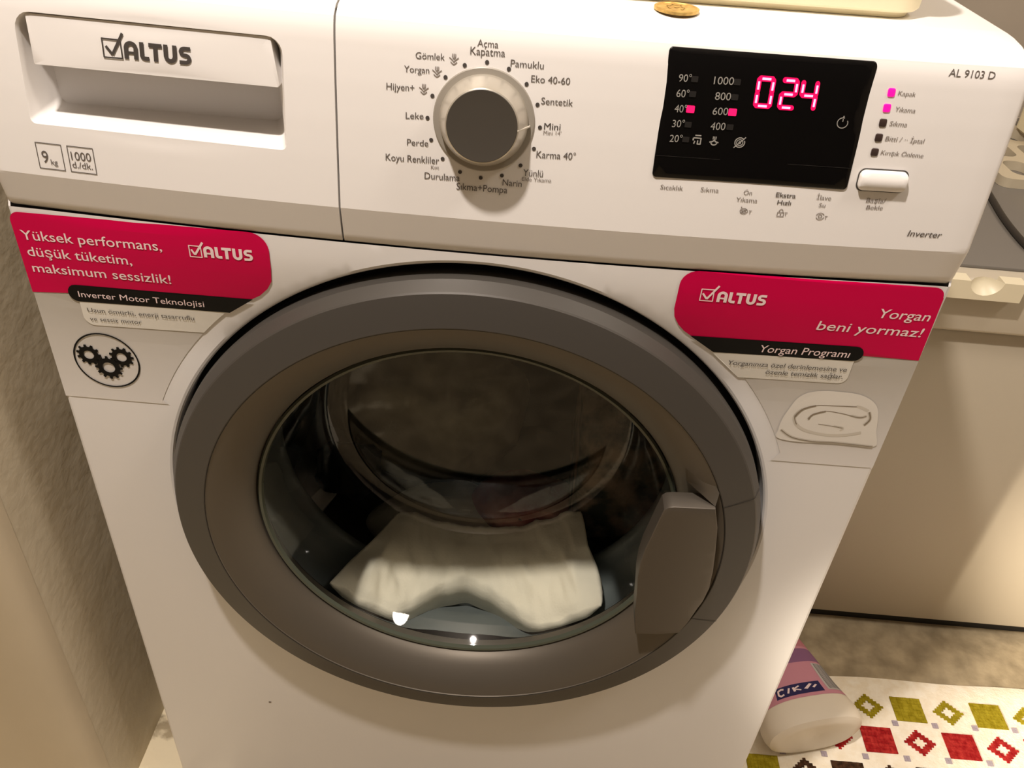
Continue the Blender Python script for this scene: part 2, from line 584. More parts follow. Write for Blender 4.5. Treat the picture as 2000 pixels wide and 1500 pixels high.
# rounded vertical edges, sides, back, top closing
k = len(V)
prof = [(-.3 + R_, 0), (-.3 + R_ * .3, R_ * .3), (-.3, R_), (-.3, .55), (.3, .55), (.3, R_), (.3 - R_ * .3, R_ * .3), (.3 - R_, 0)]
for z in (.012, .7045, .835):
    for (x, y) in prof:
        V.append((x, y if z < .8 else max(y, .06), z))
m_ = len(prof)
for q in range(2):
    for i in range(m_ - 1):
        F.append((k + q * m_ + i, k + (q + 1) * m_ + i, k + (q + 1) * m_ + i + 1, k + q * m_ + i + 1))
F.append(tuple(k + i for i in range(m_)))
bm = bmesh.new()
bv = [bm.verts.new(c) for c in V]
for f in F:
    try: bm.faces.new([bv[i] for i in f])
    except ValueError: pass
bmesh.ops.remove_doubles(bm, verts=bm.verts[:], dist=1e-6)
body = from_bm('body', bm, WHITE, WM, 15)
for (x, y) in ((-.25, .05), (.25, .05), (-.25, .5), (.25, .5)):
    lv = []
    for (r, z) in ((.022, 0), (.022, .008), (.014, .010), (.014, .014)):
        lv += [(x + r * math.cos(i * PI / 8), y + r * math.sin(i * PI / 8), z) for i in range(16)]
    lf = [(q * 16 + i, q * 16 + (i + 1) % 16, (q + 1) * 16 + (i + 1) % 16, (q + 1) * 16 + i) for q in range(3) for i in range(16)]
    obj('foot', lv, lf, BLACK, WM, 40)
spot = strokes('stain', [], mat('brown_stain', (120, 104, 88), 0.7), body, on_front(.0003), discs=[(-.1872, .1778, .0011), (-.1862, .1781, .0008)])

# ---- worktop (slab that the front rolls into)
V, F = [], []
zs = .845
prof = [(.052, zs), (.06, zs), (.30, zs), (.555, zs), (.562, zs - .003), (.565, zs - .010), (.565, zs - .025)]
ex = [(-.300, -.012), (-.300, -.004), (-.2994, -.00195), (-.298, -.00054), (-.296, 0)] + [(-.296 + .592 * i / 24, 0) for i in range(1, 24)] + [(.296, 0), (.298, -.00054), (.2994, -.00195), (.300, -.004), (.300, -.012)]
for (y, z) in prof:
    for (x, dz) in ex:
        V.append((x, y - (.013 * (1 - (x / .3) ** 2) if y < .055 else 0), z + dz))
w = len(ex)
for q in range(len(prof) - 1):
    for i in range(w - 1):
        F.append((q * w + i, q * w + i + 1, (q + 1) * w + i + 1, (q + 1) * w + i))
obj('worktop', V, F, WTOP, WM, 40)

# ---- front panel pieces following the curved profile
def panel_piece(name, x0, x1, hole=None, round_l=False, round_r=False):
    zz = sorted(set([.7055, .7065] + [z for z in PZ if z > .707] + list(np.linspace(.712, .84, 24)) + [.8422, .8438, .845]))
    xs = list(np.linspace(x0, x1, 25))
    if round_l: xs = [x0, x0 + .0006, x0 + .002, x0 + .004] + [x for x in xs if x > x0 + .006]
    if round_r: xs = [x for x in xs if x < x1 - .006] + [x1 - .004, x1 - .002, x1 - .0006, x1]
    def edge(x, z):
        d = 0.0
        for (on, xe) in ((round_l, x0), (round_r, x1)):
            if on:
                q = abs(x - xe)
                if q < .004: d = max(d, .004 - math.sqrt(max(0, .004 ** 2 - (.004 - q) ** 2)))
        if z < .7075: d += (.7075 - z) * .5
        return d
    def fpos(x, z):
        d = edge(x, z)
        g = (fy(x, z + .0004) - fy(x, z - .0004)) / .0008 if z < .8446 else 12.0
        k_ = 1 / math.sqrt(1 + g * g)
        return (x, fy(x, z) + d * k_, z - d * g * k_)
    if hole is None:
        V = [fpos(x, z) for z in zz for x in xs]
        nx = len(xs)
        F = [(j * nx + i, j * nx + i + 1, (j + 1) * nx + i + 1, (j + 1) * nx + i) for j in range(len(zz) - 1) for i in range(nx - 1)]
        bl = [j * nx for j in range(len(zz))]; brr = [j * nx + nx - 1 for j in range(len(zz))]
    else:
        outer = [(x, zz[0]) for x in xs] + [(xs[-1], z) for z in zz[1:]] + [(x, zz[-1]) for x in xs[-2::-1]] + [(xs[0], z) for z in zz[-2:0:-1]]
        vs = [Vector(p) for p in outer]
        es = [(i, (i + 1) % len(outer)) for i in range(len(outer))]
        k = len(vs)
        vs += [Vector(p) for p in hole]
        es += [(k + i, k + (i + 1) % len(hole)) for i in range(len(hole))]
        for z in zz[1:-1]:
            for x in xs[1:-1]:
                if not inside((x, z), [(p[0] + (.0012 if p[0] > -.19 else -.0012), p[1] + (.0012 if p[1] > .79 else -.0012)) for p in hole]): vs.append(Vector((x, z)))
        ov, oe, of, *_ = delaunay_2d_cdt(vs, es, [], 0, 1e-7)
        V = [fpos(p[0], p[1]) for p in ov]
        F = [tuple(f) for f in of if not inside((sum(ov[i][0] for i in f) / 3, sum(ov[i][1] for i in f) / 3), hole)]
        bl = [min(range(len(ov)), key=lambda i: abs(ov[i][0] - xs[0]) + abs(ov[i][1] - z)) for z in zz]
        brr = [min(range(len(ov)), key=lambda i: abs(ov[i][0] - xs[-1]) + abs(ov[i][1] - z)) for z in zz]
    # side cheeks back to y = .06 and the under edge
    for (lst, s) in ((bl, 1), (brr, -1)):
        k = len(V)
        for i in lst: V.append((V[i][0], max(.06, V[i][1]) if V[i][2] > .70 else .06, V[i][2]))
        for q in range(len(lst) - 1):
            f = (lst[q], lst[q + 1], k + q + 1, k + q)
            F.append(f if s > 0 else f[::-1])
    o = obj(name, V, F, PLASTIC, WM, 28)
    me = o.data
    at = me.attributes.get('sharp_edge') or me.attributes.new('sharp_edge', 'BOOLEAN', 'EDGE')
    for e in me.edges:
        a, b = me.vertices[e.vertices[0]].co, me.vertices[e.vertices[1]].co
        if abs(a.z - .7305) < 1e-5 and abs(b.z - .7305) < 1e-5: at.data[e.index].value = True
    return o

CP = panel_piece('control_panel', -.0826, .3, round_r=True)
hole = [pm(*p) for p in rrect(-.2672, -.1132, .7617, .8212, .006, 5, rs=(.0035, .009, .009, .0035))]
DR = panel_piece('detergent_drawer', -.3, -.0838, hole, round_l=True)
box('seam', -.0840, -.0824, .004, .03, .7056, .838, SEAM, WM)
box('seam', -.296, .296, .006, .03, .7040, .7058, SEAM, WM)

# drawer pocket
H2 = rrect(-.2618, -.1225, .7648, .8190, .006, 5, rs=(.005, .008, .008, .005))
V = [(p[0], fy(*p), p[1]) for p in hole]
V += [(p[0] + (.0008 if p[0] < -.19 else -.0008), fy(*p) + .0012, p[1] + (.0005 if p[1] < .79 else -.0005)) for p in hole]
V += [(p[0], .018, p[1]) for p in H2]
V += [(p[0] * .97 - .0058, .022, .792 + (p[1] - .792) * .94) for p in H2]
nh = len(hole)
F = []
for q in range(3):
    F += [(q * nh + i, (q + 1) * nh + i, (q + 1) * nh + (i + 1) % nh, q * nh + (i + 1) % nh) for i in range(nh)]
F.append(tuple(3 * nh + i for i in range(nh)))
obj('finger_pocket', V, F, POCKET, DR, 35)
flap = slab('drawer_flap', [(-.2590, .7945), (-.1168, .7955), (-.1160, .7965), (-.1203, .8200), (-.1210, .8206), (-.2606, .8203), (-.2611, .8198), (-.2595, .7950)], PLASTIC, DR, on_panel(-.0012), .011, step=.006, bevel=.0004, smooth=25)
logo(-.2045, .8027, -.1656, .0092, PRINTD, DR, on_panel(-.0007), [(-.217, .8119), (-.2064, .8118), (-.2057, .8026), (-.2165, .8024)], [(-.215, .8082), (-.2114, .8042), (-.2047, .8153)])
P0 = on_panel(.0003)
for (x0, x1) in ((-.2671, -.2512), (-.2474, -.2315)):
    strokes('printed_box', [([(x0, .7507), (x1, .7507), (x1, .7353), (x0, .7353)], .0005, True)], PRINT, DR, P0)
for (s, *q) in [('9', -0.2645, 0.7388, -0.2605, 0.7389, 0.0072), ('kg', -0.2594, 0.7381, -0.2552, 0.7383, 0.0032), ('1000', -0.2458, 0.7425, -0.2334, 0.7428, 0.0050), ('d./dk.', -0.2460, 0.7378, -0.2334, 0.7379, 0.0038)]:
    text(s, *q, PRINT, DR, P0)

# ---- control panel printing
for (s, *q) in [
    ('Açma', -0.0055, 0.8249, 0.0060, 0.8249, 0.0031), ('Kapatma', -0.0091, 0.8211, 0.0100, 0.8213, 0.0035),
    ('Pamuklu', 0.0134, 0.8170, 0.0316, 0.8171, 0.0034), ('Eko 40-60', 0.0253, 0.8103, 0.0468, 0.8105, 0.0034),
    ('Sentetik', 0.0318, 0.7995, 0.0495, 0.7997, 0.0035), ('Karma 40°', 0.0316, 0.7705, 0.0541, 0.7710, 0.0039),
    ('Yünlü', 0.0248, 0.7595, 0.0363, 0.7598, 0.0039), ('Narin', 0.0133, 0.7529, 0.0245, 0.7529, 0.0038),
    ('Sıkma+Pompa', -0.0135, 0.7482, 0.0164, 0.7484, 0.0040), ('Durulama', -0.0324, 0.7529, -0.0118, 0.7533, 0.0038),
    ('Koyu Renkliler', -0.0552, 0.7616, -0.0242, 0.7622, 0.0039), ('Perde', -0.0429, 0.7713, -0.0307, 0.7716, 0.0035),
    ('Leke', -0.0439, 0.7858, -0.0338, 0.7863, 0.0035), ('Hijyen+', -0.0550, 0.8002, -0.0393, 0.8006, 0.0035),
    ('Yorgan', -0.0453, 0.8099, -0.0313, 0.8102, 0.0032), ('Gömlek', -0.0391, 0.8169, -0.0230, 0.8173, 0.0032)]:
    text(s, *q, PRINT, CP, P0)
text('Mini', 0.0346, 0.7864, 0.0438, 0.7866, 0.0035, PRINTD, CP, P0)
for (s, *q) in [("Mini 14'", 0.0345, 0.7836, 0.0445, 0.7840, 0.0021), ('Elde Yıkama', 0.0244, 0.7566, 0.0415, 0.7571, 0.0022), ('Kot', -0.0288, 0.7590, -0.0241, 0.7592, 0.0020),
    ('Sıcaklık', 0.1050, 0.7581, 0.1182, 0.7582, 0.0026), ('Sıkma', 0.1286, 0.7583, 0.1391, 0.7584, 0.0026), ('Ön', 0.1538, 0.7582, 0.1587, 0.7583, 0.0026),
    ('Yıkama', 0.1502, 0.7539, 0.1628, 0.7540, 0.0026), ('İlave', 0.1971, 0.7583, 0.2056, 0.7581, 0.0027), ('Su', 0.1995, 0.7538, 0.2033, 0.7538, 0.0024)]:
    text(s, *q, PRINTL, CP, P0)
for (s, *q) in [('Ekstra', 0.1729, 0.7582, 0.1846, 0.7581, 0.0027), ('Hızlı', 0.1747, 0.7539, 0.1828, 0.7538, 0.0026)]:
    text(s, *q, PRINT, CP, P0, bold=.012)
for (s, *q) in [('AL 9103 D', 0.2556, 0.8273, 0.2820, 0.8272, 0.0032), ('Inverter', 0.2573, 0.7393, 0.2780, 0.7392, 0.0037)]:
    text(s, *q, PRINT, CP, P0, bold=.003, shear=.18)
for (s, *q) in [('Kapak', 0.2292, 0.8172, 0.2392, 0.8170, 0.0022), ('Yıkama', 0.2294, 0.8091, 0.2412, 0.8089, 0.0024), ('Sıkma', 0.2282, 0.8015, 0.2383, 0.8014, 0.0025),
    ('Bitti / ·· İptal', 0.2280, 0.7935, 0.2504, 0.7932, 0.0025), ('Kırışık Önleme', 0.2275, 0.7859, 0.2524, 0.7855, 0.0024)]:
    text(s, *q, PRINTL, CP, P0, shear=.15)
for (s, *q) in [('Başla/', 0.2265, 0.7583, 0.2380, 0.7584, 0.0027), ('Bekle', 0.2277, 0.7542, 0.2375, 0.7543, 0.0025)]:
    text(s, *q, PRINTL, CP, P0, shear=.1)
# tulip icons
for (x, z) in ((-.0179, .8185), (-.0270, .8117), (-.0340, .8024)):
    k = .0021
    strokes('printed_icon', [
        ([(x + a * k, z + b * k) for (a, b) in ((-.42, 1.1), (-.42, .35), (0, -.1), (.42, .35), (.42, 1.1))], k * .2, False),
        ([(x, z + 1.1 * k), (x, z + .1 * k)], k * .25, False),
        ([(x + a * k, z + b * k) for (a, b) in ((-1.25, .25), (-.5, -.25), (0, -.75), (.5, -.25), (1.25, .25))], k * .24, False),
        ([(x + a * k, z + b * k) for (a, b) in ((-.85, -.75), (-.4, -1.15), (0, -1.35), (.4, -1.15), (.85, -.75))], k * .24, False)], PRINTL, CP, P0)
# sixteen programme dots
KX, KZ = 0.0004, 0.7872
for i in range(16):
    a = PI / 2 - i * PI / 8 + .0
    strokes('dial_mark', [], PRINTD, CP, P0, discs=[(KX + .0319 * math.cos(a), KZ + .0309 * math.sin(a), .00115)])
# option icons under the display
def tnum(x, z):
    return ([(x - .0009, z + .0008), (x + .0009, z + .0008)], .00035, False), ([(x, z + .0008), (x - .0002, z - .0011)], .00035, False)
x, z = .1567, .7485
strokes('printed_icon', [(arc(x - .0006, z, .0022, .0016, 0, 360, 16), .0004, True), (arc(x - .0006, z, .0012, .0008, 0, 360, 12), .0004, True), ([(x - .002, z - .001), (x + .001, z + .0012)], .0004, False), *tnum(x + .0033, z - .0004)], PRINTL, CP, P0, discs=[(x - .0023, z + .0022, .0004)])
x, z = .1787, .7485
strokes('printed_icon', [([(x - .0025, z - .0018), (x + .0012, z - .0018), (x + .0012, z + .0006), (x - .0025, z + .0006)], .0004, True), (arc(x - .0006, z + .0008, .0012, .0018, 0, 180, 8), .0004, False), ([(x - .0006, z - .0013), (x - .0006, z)], .0006, False), *tnum(x + .0026, z - .0002)], PRINTL, CP, P0)
x, z = .2026, .7483
strokes('printed_icon', [(arc(x - .0008, z, .0024, .0020, 20, 170, 10), .0004, False), (arc(x - .0008, z, .0024, .0020, 200, 350, 10), .0004, False), (arc(x - .0008, z, .0011, .0009, 0, 360, 10), .0004, True), *tnum(x + .0029, z - .0006)], PRINTL, CP, P0)

# five indicator lights
for i, (x, z) in enumerate([(.2254, .8183), (.2248, .8105), (.2244, .8028), (.2241, .7949), (.2239, .7870)]):
    o = slab('indicator_light', rrect(x - .0021, x + .0021, z - .0021, z + .0021, .0009, 4), LEDPINK if i < 2 else LEDOFF, CP, on_panel(.0006), .003, bevel=.0003)
    if i < 2: o['label'] = 'lit pink indicator'

# start button in its groove
bx = (.2186, .2468, .7656, .7771)
flat('button_groove', rrect(bx[0] - .0008, bx[1] + .0008, bx[2] - .0008, bx[3] + .0008, .0040, 6), SEAM, CP, on_panel(.0002), step=.008)
def btn(x, z):
    u = (z - (bx[2] + bx[3]) / 2) / ((bx[3] - bx[2]) / 2)
    x, z = pm(x, z)
    return (x, fy(x, z) - .0045 + .0022 * u * u * (1 if u > 0 else 1.2), z)
slab('start_button', rrect(bx[0], bx[1], bx[2], bx[3], .0034, 6), PLASTIC, CP, btn, .006, step=.0022, bevel=.0010)

# ---- programme knob
KT = math.radians(6.5)
KN = Vector((0, -math.cos(KT), math.sin(KT)))
KU = Vector((0, math.sin(KT), math.cos(KT)))
KC = Vector((KX, fy(KX, KZ), KZ + .0018))
def turned(name, prof, m, parent, n=96, smooth=30):
    V, F = [], []
    for (r, h) in prof:
        for i in range(n):
            a = 2 * PI * i / n
            V.append(KC + KN * h + Vector((1, 0, 0)) * (r * math.cos(a)) + KU * (r * math.sin(a)))
    for k in range(len(prof) - 1):
        for i in range(n):
            j = (i + 1) % n
            F.append((k * n + i, (k + 1) * n + i, (k + 1) * n + j, k * n + j))
    return obj(name, V, F, m, parent, smooth)
KNOB = turned('program_knob', [(.0252, -.002), (.0250, .002), (.0245, .0045), (.0208, .0136), (.0203, .0146), (.0196, .0150)], KNOBSIDE, WM)
turned('knob_cap', [(.0197, .0149), (.0193, .0152), (.0183, .0151), (.010, .0148), (.0001, .0147)], KNOBCAP, KNOB)
turned('knob_base_plate', [(.0286, -.003), (.0286, .0005), (.0281, .0009), (.0246, .0010)], KNOBRING, KNOB)
bm = bmesh.new()
box_bm(bm, .0196, .0262, -.0005, .0005, .0134, .0156, .0003)
for v_ in bm.verts:
    q = v_.co.copy()
    q.z -= max(0, q.x - .0204) * 2.3
    v_.co = KC + KN * q.z + Vector((1, 0, 0)) * q.x + KU * (q.y - .0008)
from_bm('pointer', bm, mat('pale_pointer', (206, 198, 184), 0.4), KNOB)

# ---- display
SCR = slab('display', rrect(.0992, .2140, .7650, .8315, .0022, 5), SCREEN, WM, lambda x, z: on_panel(.0008)(x + (z - .798) * (.030 if x > .16 else .004) , z), .004, step=.006, bevel=.0004)
S0 = on_panel(.0012)
for (s, *q) in [('90°', 0.1062, 0.8165, 0.1132, 0.8167, 0.0036), ('60°', 0.1061, 0.8089, 0.1131, 0.8089, 0.0038), ('40°', 0.1062, 0.8011, 0.1130, 0.8012, 0.0038), ('30°', 0.1061, 0.7932, 0.1130, 0.7935, 0.0038),
    ('20°', 0.1059, 0.7853, 0.1130, 0.7855, 0.0038), ('1000', 0.1257, 0.8165, 0.1367, 0.8168, 0.0037), ('800', 0.1276, 0.8089, 0.1364, 0.8091, 0.0038), ('600', 0.1275, 0.8012, 0.1361, 0.8015, 0.0038), ('400', 0.1277, 0.7933, 0.1360, 0.7936, 0.0039)]:
    text(s, *q, SCRTXT, SCR, S0)
for (x, z) in ((.1150, .8032), (.1386, .8032)):
    flat('lit_lamp', rrect(x - .0023, x + .0023, z - .0019, z + .0019, .0005, 3), LEDRED, SCR, S0)
for (x, z) in ((.1150, .8183), (.1150, .8109), (.1150, .7951), (.1150, .7872), (.1386, .8184), (.1386, .8109), (.1386, .7954)):
    flat('unlit_lamp', rrect(x - .0019, x + .0019, z - .0015, z + .0015, .0004, 3), SCRDIM, SCR, S0)
x, z = .1214, .7876
strokes('screen_icon', [([(x - .0014, z + .0022), (x + .0020, z + .0022)], .0007, False), ([(x - .0022, z + .0008), (x + .0021, z + .0008), (x + .0021, z - .0024), (x + .0004, z - .0024), (x + .0004, z - .0004)], .0007, False), ([(x - .0022, z + .0008), (x - .0022, z - .0006)], .0008, False), ([(x - .0012, z - .0008), (x - .0016, z - .0024)], .0007, False)], SCRTXT, SCR, S0)
x, z = .1311, .7875
strokes('screen_icon', [([(x - .0008, z + .0024), (x - .0008, z + .0008)], .0005, False), ([(x, z + .0024), (x, z + .0008)], .0005, False), ([(x + .0008, z + .0024), (x + .0008, z + .0008)], .0005, False), ([(x - .0026, z - .0008), (x - .0008, z - .0004), (x, z + .0006), (x + .0008, z - .0004), (x + .0026, z - .0008)], .0007, False), (arc(x, z - .0008, .0017, .0014, 190, 350, 8), .0007, False)], SCRTXT, SCR, S0)
x, z = .1457, .7876
strokes('screen_icon', [(arc(x, z, .0028, .0026, 40, 385, 16), .0006, False), (arc(x, z, .0018, .0016, 0, 360, 14), .0005, True), ([(x - .0030, z - .0030), (x + .0030, z + .0030)], .0006, False)], SCRTXT, SCR, S0, discs=[(x, z, .0008)])
x, z = .2012, .8016
strokes('screen_icon', [(arc(x, z, .0030, .0027, 75, 390, 18), .0005, False), ([(x, z + .0006), (x, z + .0022)], .0005, False), ([(x, z + .0027), (x + .0002, z + .0037)], .0007, False)], SCRTXT, SCR, S0)
strokes('screen_line', [([(.0995, .7774), (.2122, .7776)], .0003, False)], SCRDIM, SCR, S0)
# seven-segment digits 0 2 4
def seg_pts(ch):
    return {'0': 'abcdef', '2': 'abged', '4': 'fgbc'}[ch]
for (ch, xl, xr) in (('0', .1506, .1585), ('2', .1641, .1717), ('4', .1753, .1831)):
    zb, zm, zt = .8075, .8142, .8209
    g = .0007
    S = {'a': ((xl + g, zt), (xr - g, zt)), 'd': ((xl + g, zb), (xr - g, zb)), 'g': ((xl + g, zm), (xr - g, zm)),
         'f': ((xl, zm + g), (xl, zt - g)), 'b': ((xr, zm + g), (xr, zt - g)), 'e': ((xl, zb + g), (xl, zm - g)), 'c': ((xr, zb + g), (xr, zm - g))}
    lines = [S[c] for c in seg_pts(ch)]
    strokes('digit', [(list(l), .0027, False) for l in lines] , DIGGLOW, SCR, on_panel(.0012), discs=[(p[0], p[1], .00135) for l in lines for p in l])  # wider dim strokes paint the glow around the lit digits
    o = strokes('digit_segments', [([(l[0][0] * .88 + l[1][0] * .12, l[0][1] * .88 + l[1][1] * .12), (l[0][0] * .12 + l[1][0] * .88, l[0][1] * .12 + l[1][1] * .88)], .0011, False) for l in lines], DIGCORE, SCR, on_panel(.0015))

# ---- stickers on the front
def sticker(name, label, mag, blk, wht, gry):
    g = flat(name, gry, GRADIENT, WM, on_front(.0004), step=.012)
    g['label'] = label
    flat('sticker_panel', mag, MAGENTA, g, on_front(.0006), step=.008)
    flat('sticker_note', wht, WHITEST, g, on_front(.0007), step=.008)
    flat('sticker_band', blk, BLACKST, g, on_front(.0009), step=.008)
    return g
def rim_arc(r, a0, a1, n=16):
    return arc(DC[0], DC[1], r, r, a0, a1, n)
RS = .2490
def ang(x, z): return math.degrees(math.atan2(z - DC[1], x - DC[0]))
# left one: right side is cut along the door
mag = [(-.3000, .6420), (-.1497, .6512)] + [(-.1440, .6545), (-.1385, .6600), (-.1352, .6660), (-.1345, .6760), (-.1345, .6870)] + arc(-.1470, .6885, .0125, .0125, 5, 90, 8) + [(-.2920, .7012)] + arc(-.2935, .6945, .0067, .0067, 95, 175, 6)
blk = arc(-.2690, .6442, .0062, .0065, 90, 270, 8) + [(-.1662, .6390), (-.1490, .6512)]
wht = [(-.2692, .6400), (-.1650, .6400)] + rim_arc(RS, ang(-.1662, .6388), ang(-.1836, .6180), 4) + arc(-.2620, .6262, .0072, .0072, 270, 180, 6)
gry = [(-.2995, .6430), (-.2995, .5535), (-.2225, .5535)] + rim_arc(RS, ang(-.2245, .5560), ang(-.1640, .6410), 12) + [(-.1600, .6440)]
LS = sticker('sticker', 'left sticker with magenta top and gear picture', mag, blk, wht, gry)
T1, T2 = on_front(.0009), on_front(.0012)
for (s, *q) in [('Yüksek performans,', -0.2958, 0.6819, -0.2045, 0.6821, 0.0068), ('düşük tüketim,', -0.2950, 0.6701, -0.2264, 0.6697, 0.0068), ('maksimum sessizlik!', -0.2949, 0.6582, -0.2027, 0.6578, 0.0066)]:
    text(s, *q, STTEXT, LS, T1, bold=.004)
text('Inverter Motor Teknolojisi', -0.2683, 0.6416, -0.1829, 0.6420, 0.0045, STTEXT, LS, T2)
text('Uzun ömürlü, enerji tasarruflu', -0.2650, 0.6301, -0.1916, 0.6305, 0.0032, STDARK, LS, T2)
text('ve sessiz motor', -0.2649, 0.6231, -0.2289, 0.6236, 0.0030, STDARK, LS, T2)
logo(-.1774, .6802, -.1453, .0082, STTEXT, LS, T1, [(-.1865, .6879), (-.1789, .6879), (-.1788, .6799), (-.1865, .6799)], [(-.1853, .6852), (-.1832, .6815), (-.1772, .6908)])
def gear(cx, cz, r, n, hr, hole_off=(0, 0)):
    out = []
    for i in range(n):
        a = 2 * PI * i / n
        for (da, rr) in ((-.30, .80), (-.17, 1.0), (.17, 1.0), (.30, .80)):
            b = a + da * 2 * PI / n * 1.0
            out.append((cx + r * rr * math.cos(b), cz + r * rr * math.sin(b)))
    h = [(cx + hole_off[0] + hr * math.cos(i * PI / 8), cz + hole_off[1] + hr * math.sin(i * PI / 8)) for i in range(16)]
    return out, h
strokes('gear_ring', [(arc(-.2610, .5893, .0229, .0229, 0, 360, 48)[:-1], .0012, True)], BLACKST, LS, T1)
for (cx, cz, r, n, hr) in ((-.2730, .5932, .0088, 11, .0036), (-.2496, .5934, .0088, 11, .0036), (-.2606, .5836, .0100, 12, .0044)):
    go, gh = gear(cx, cz, r, n, hr)
    flat('gear_picture', go, BLACKST, LS, T1 if r < .009 else T2, holes=[gh])
# right one: left side is cut along the door
mag = [(.1441, .6526), (.2990, .6470), (.2985, .6480), (.2975, .6960)] + arc(.2900, .6970, .0070, .0065, 0, 90, 6) + [(.1400, .7008)] + arc(.1410, .6900, .0108, .0108, 90, 178, 6) + [(.1300, .6720), (.1312, .6660), (.1350, .6600), (.1395, .6556)]
mag = [(.1441, .6526), (.1570, .6482), (.2985, .6480)] + mag[3:]
blk = [(.1441, .6524), (.1620, .6410), (.2540, .6433)] + arc(.2552, .6492, .0058, .0058, -90, 90, 8)
wht = [(.1604, .6415), (.1830, .6220), (.2505, .6240)] + arc(.2505, .6302, .0062, .0062, -90, 0, 6) + [(.2567, .6440), (.1580, .6430)]
gry = [(.1580, .6440)] + rim_arc(RS, ang(.1640, .6410), ang(.2245, .5560), 12) + [(.2235, .5500), (.2988, .5510), (.2988, .6490), (.1560, .6485)]
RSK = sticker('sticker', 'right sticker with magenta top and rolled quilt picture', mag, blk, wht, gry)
for (s, *q) in [('Yorgan', 0.2602, 0.6783, 0.2938, 0.6788, 0.0068), ('beni yormaz!', 0.2245, 0.6654, 0.2930, 0.6664, 0.0068)]:
    text(s, *q, STTEXT, RSK, T1, bold=.004, shear=.16)
text('Yorgan Programı', 0.1915, 0.6444, 0.2518, 0.6459, 0.0056, STTEXT, RSK, T2, bold=.003, shear=.14)
text('Yorganınıza özel derinlemesine ve', 0.1733, 0.6320, 0.2538, 0.6344, 0.0036, STDARK, RSK, T2, shear=.12)
text('özenle temizlik sağlar.', 0.2004, 0.6270, 0.2530, 0.6284, 0.0036, STDARK, RSK, T2, shear=.12)
logo(.1557, .6798, .1875, .0080, STTEXT, RSK, T1, [(.145, .6883), (.1529, .6884), (.1533, .68), (.145, .6799)], [(.1461, .6852), (.1493, .6813), (.1556, .6915)])
QUILT = mat('quilt_print', (226, 221, 212), 0.35)
QLINE = mat('quilt_print_fold', (132, 118, 100), 0.4)
QSHADE = mat('quilt_print_soft_fold', (204, 197, 184), 0.4)
q = [(.2232, .5720), (.2216, .5800), (.2222, .5900), (.2245, .5990), (.2275, .6080), (.2335, .6140), (.2440, .6168), (.2580, .6172), (.2700, .6160), (.2795, .6115), (.2850, .6050), (.2880, .5960), (.2905, .5850), (.2935, .5770), (.2938, .5722), (.2860, .5712), (.2640, .5722), (.2420, .5700)]
def spline(pts, closed=False, n=5):
    out = []
    m = len(pts)
    for i in range(m if closed else m - 1):
        p = [pts[(i + k) % m] if closed else pts[min(max(i + k, 0), m - 1)] for k in (-1, 0, 1, 2)]
        for k in range(n):
            t = k / n
            out.append(tuple(.5 * (2 * p[1][a] + (p[2][a] - p[0][a]) * t + (2 * p[0][a] - 5 * p[1][a] + 4 * p[2][a] - p[3][a]) * t * t + (3 * p[1][a] - p[0][a] - 3 * p[2][a] + p[3][a]) * t ** 3) for a in (0, 1)))
    return out if closed else out + [pts[-1]]
flat('quilt_picture', spline(q, True), QUILT, RSK, T1)
A_ = [(.2790, .6030), (.2700, .6060), (.2560, .6052), (.2420, .6040), (.2340, .6000), (.2300, .5930), (.2330, .5860), (.2410, .5810), (.2560, .5785), (.2700, .5800), (.2800, .5835)]
B_ = [(.2400, .5915), (.2420, .5960), (.2500, .5998), (.2620, .5990), (.2740, .5968), (.2790, .5985)]
C_ = [(.2480, .5880), (.2580, .5872), (.2660, .5862), (.2650, .5835)]
D_ = [(.2235, .5800), (.2330, .5740), (.2480, .5718), (.2660, .5724), (.2920, .5716)]
E_ = [(.2800, .6022), (.2824, .5960), (.2800, .5905)]
strokes('quilt_picture_shade', [(spline(A_), .0024, False), (spline(B_), .0022, False), (spline(C_), .0016, False), (spline(D_), .0022, False), (spline(E_), .0024, False)], QSHADE, RSK, on_front(.0010))
strokes('quilt_picture_folds', [(spline(A_[1:7]), .0006, False), (spline(B_), .0005, False), (spline(D_), .0005, False), (spline(E_), .0010, False), (spline(C_[:3]), .0004, False)], QLINE, RSK, T2)
strokes('quilt_picture_folds', [(spline(A_[3:6]), .0012, False), (spline(B_[:3]), .0012, False)], QLINE, RSK, on_front(.0013))

# ---- porthole
C3 = (0.001, 0.0, 0.460)
DOOR = lathe('door', [(.2240, .012), (.2262, .004), (.2285, -.006), (.2280, -.014), (.2236, -.0228), (.2226, -.0238), (.2212, -.0242), (.2100, -.0268), (.2003, -.0288), (.1996, -.0286)], RING, WM, C3, 192, smooth=18)
lathe('inner_ring', [(.1993, -.0284), (.1988, -.0276), (.1955, -.0264), (.1900, -.0240), (.1845, -.0205), (.1795, -.0165), (.1750, -.0122), (.1715, -.0080), (.1690, -.0035), (.1676, .0010), (.1674, .010)], RINGIN, DOOR, C3, 192, smooth=18)
lathe('door_backing', [(.2349, .0285), (.2255, .0120), (.1674, .0105)], BLACK, DOOR, C3, 128)
def bsh(y): return .012 * max(0, min(1, y / .115))
lathe('glass_bowl', [(.1674, -.0010), (.1668, .0005), (.1655, .004), (.1600, .018), (.1530, .045), (.1475, .080), (.1440, .105), (.1405, .113), (.1340, .1165), (.120, .1175), (.06, .1180), (.0005, .1182)], GLASS, DOOR, C3, 160, smooth=60, shift=bsh)
lathe('glass_rim', [(.1674, -.0010), (.1660, -.0028), (.1640, -.0022), (.1632, .001)], mat('glass_edge', (78, 82, 70), 0.15, spec=0.6), DOOR, C3, 160)

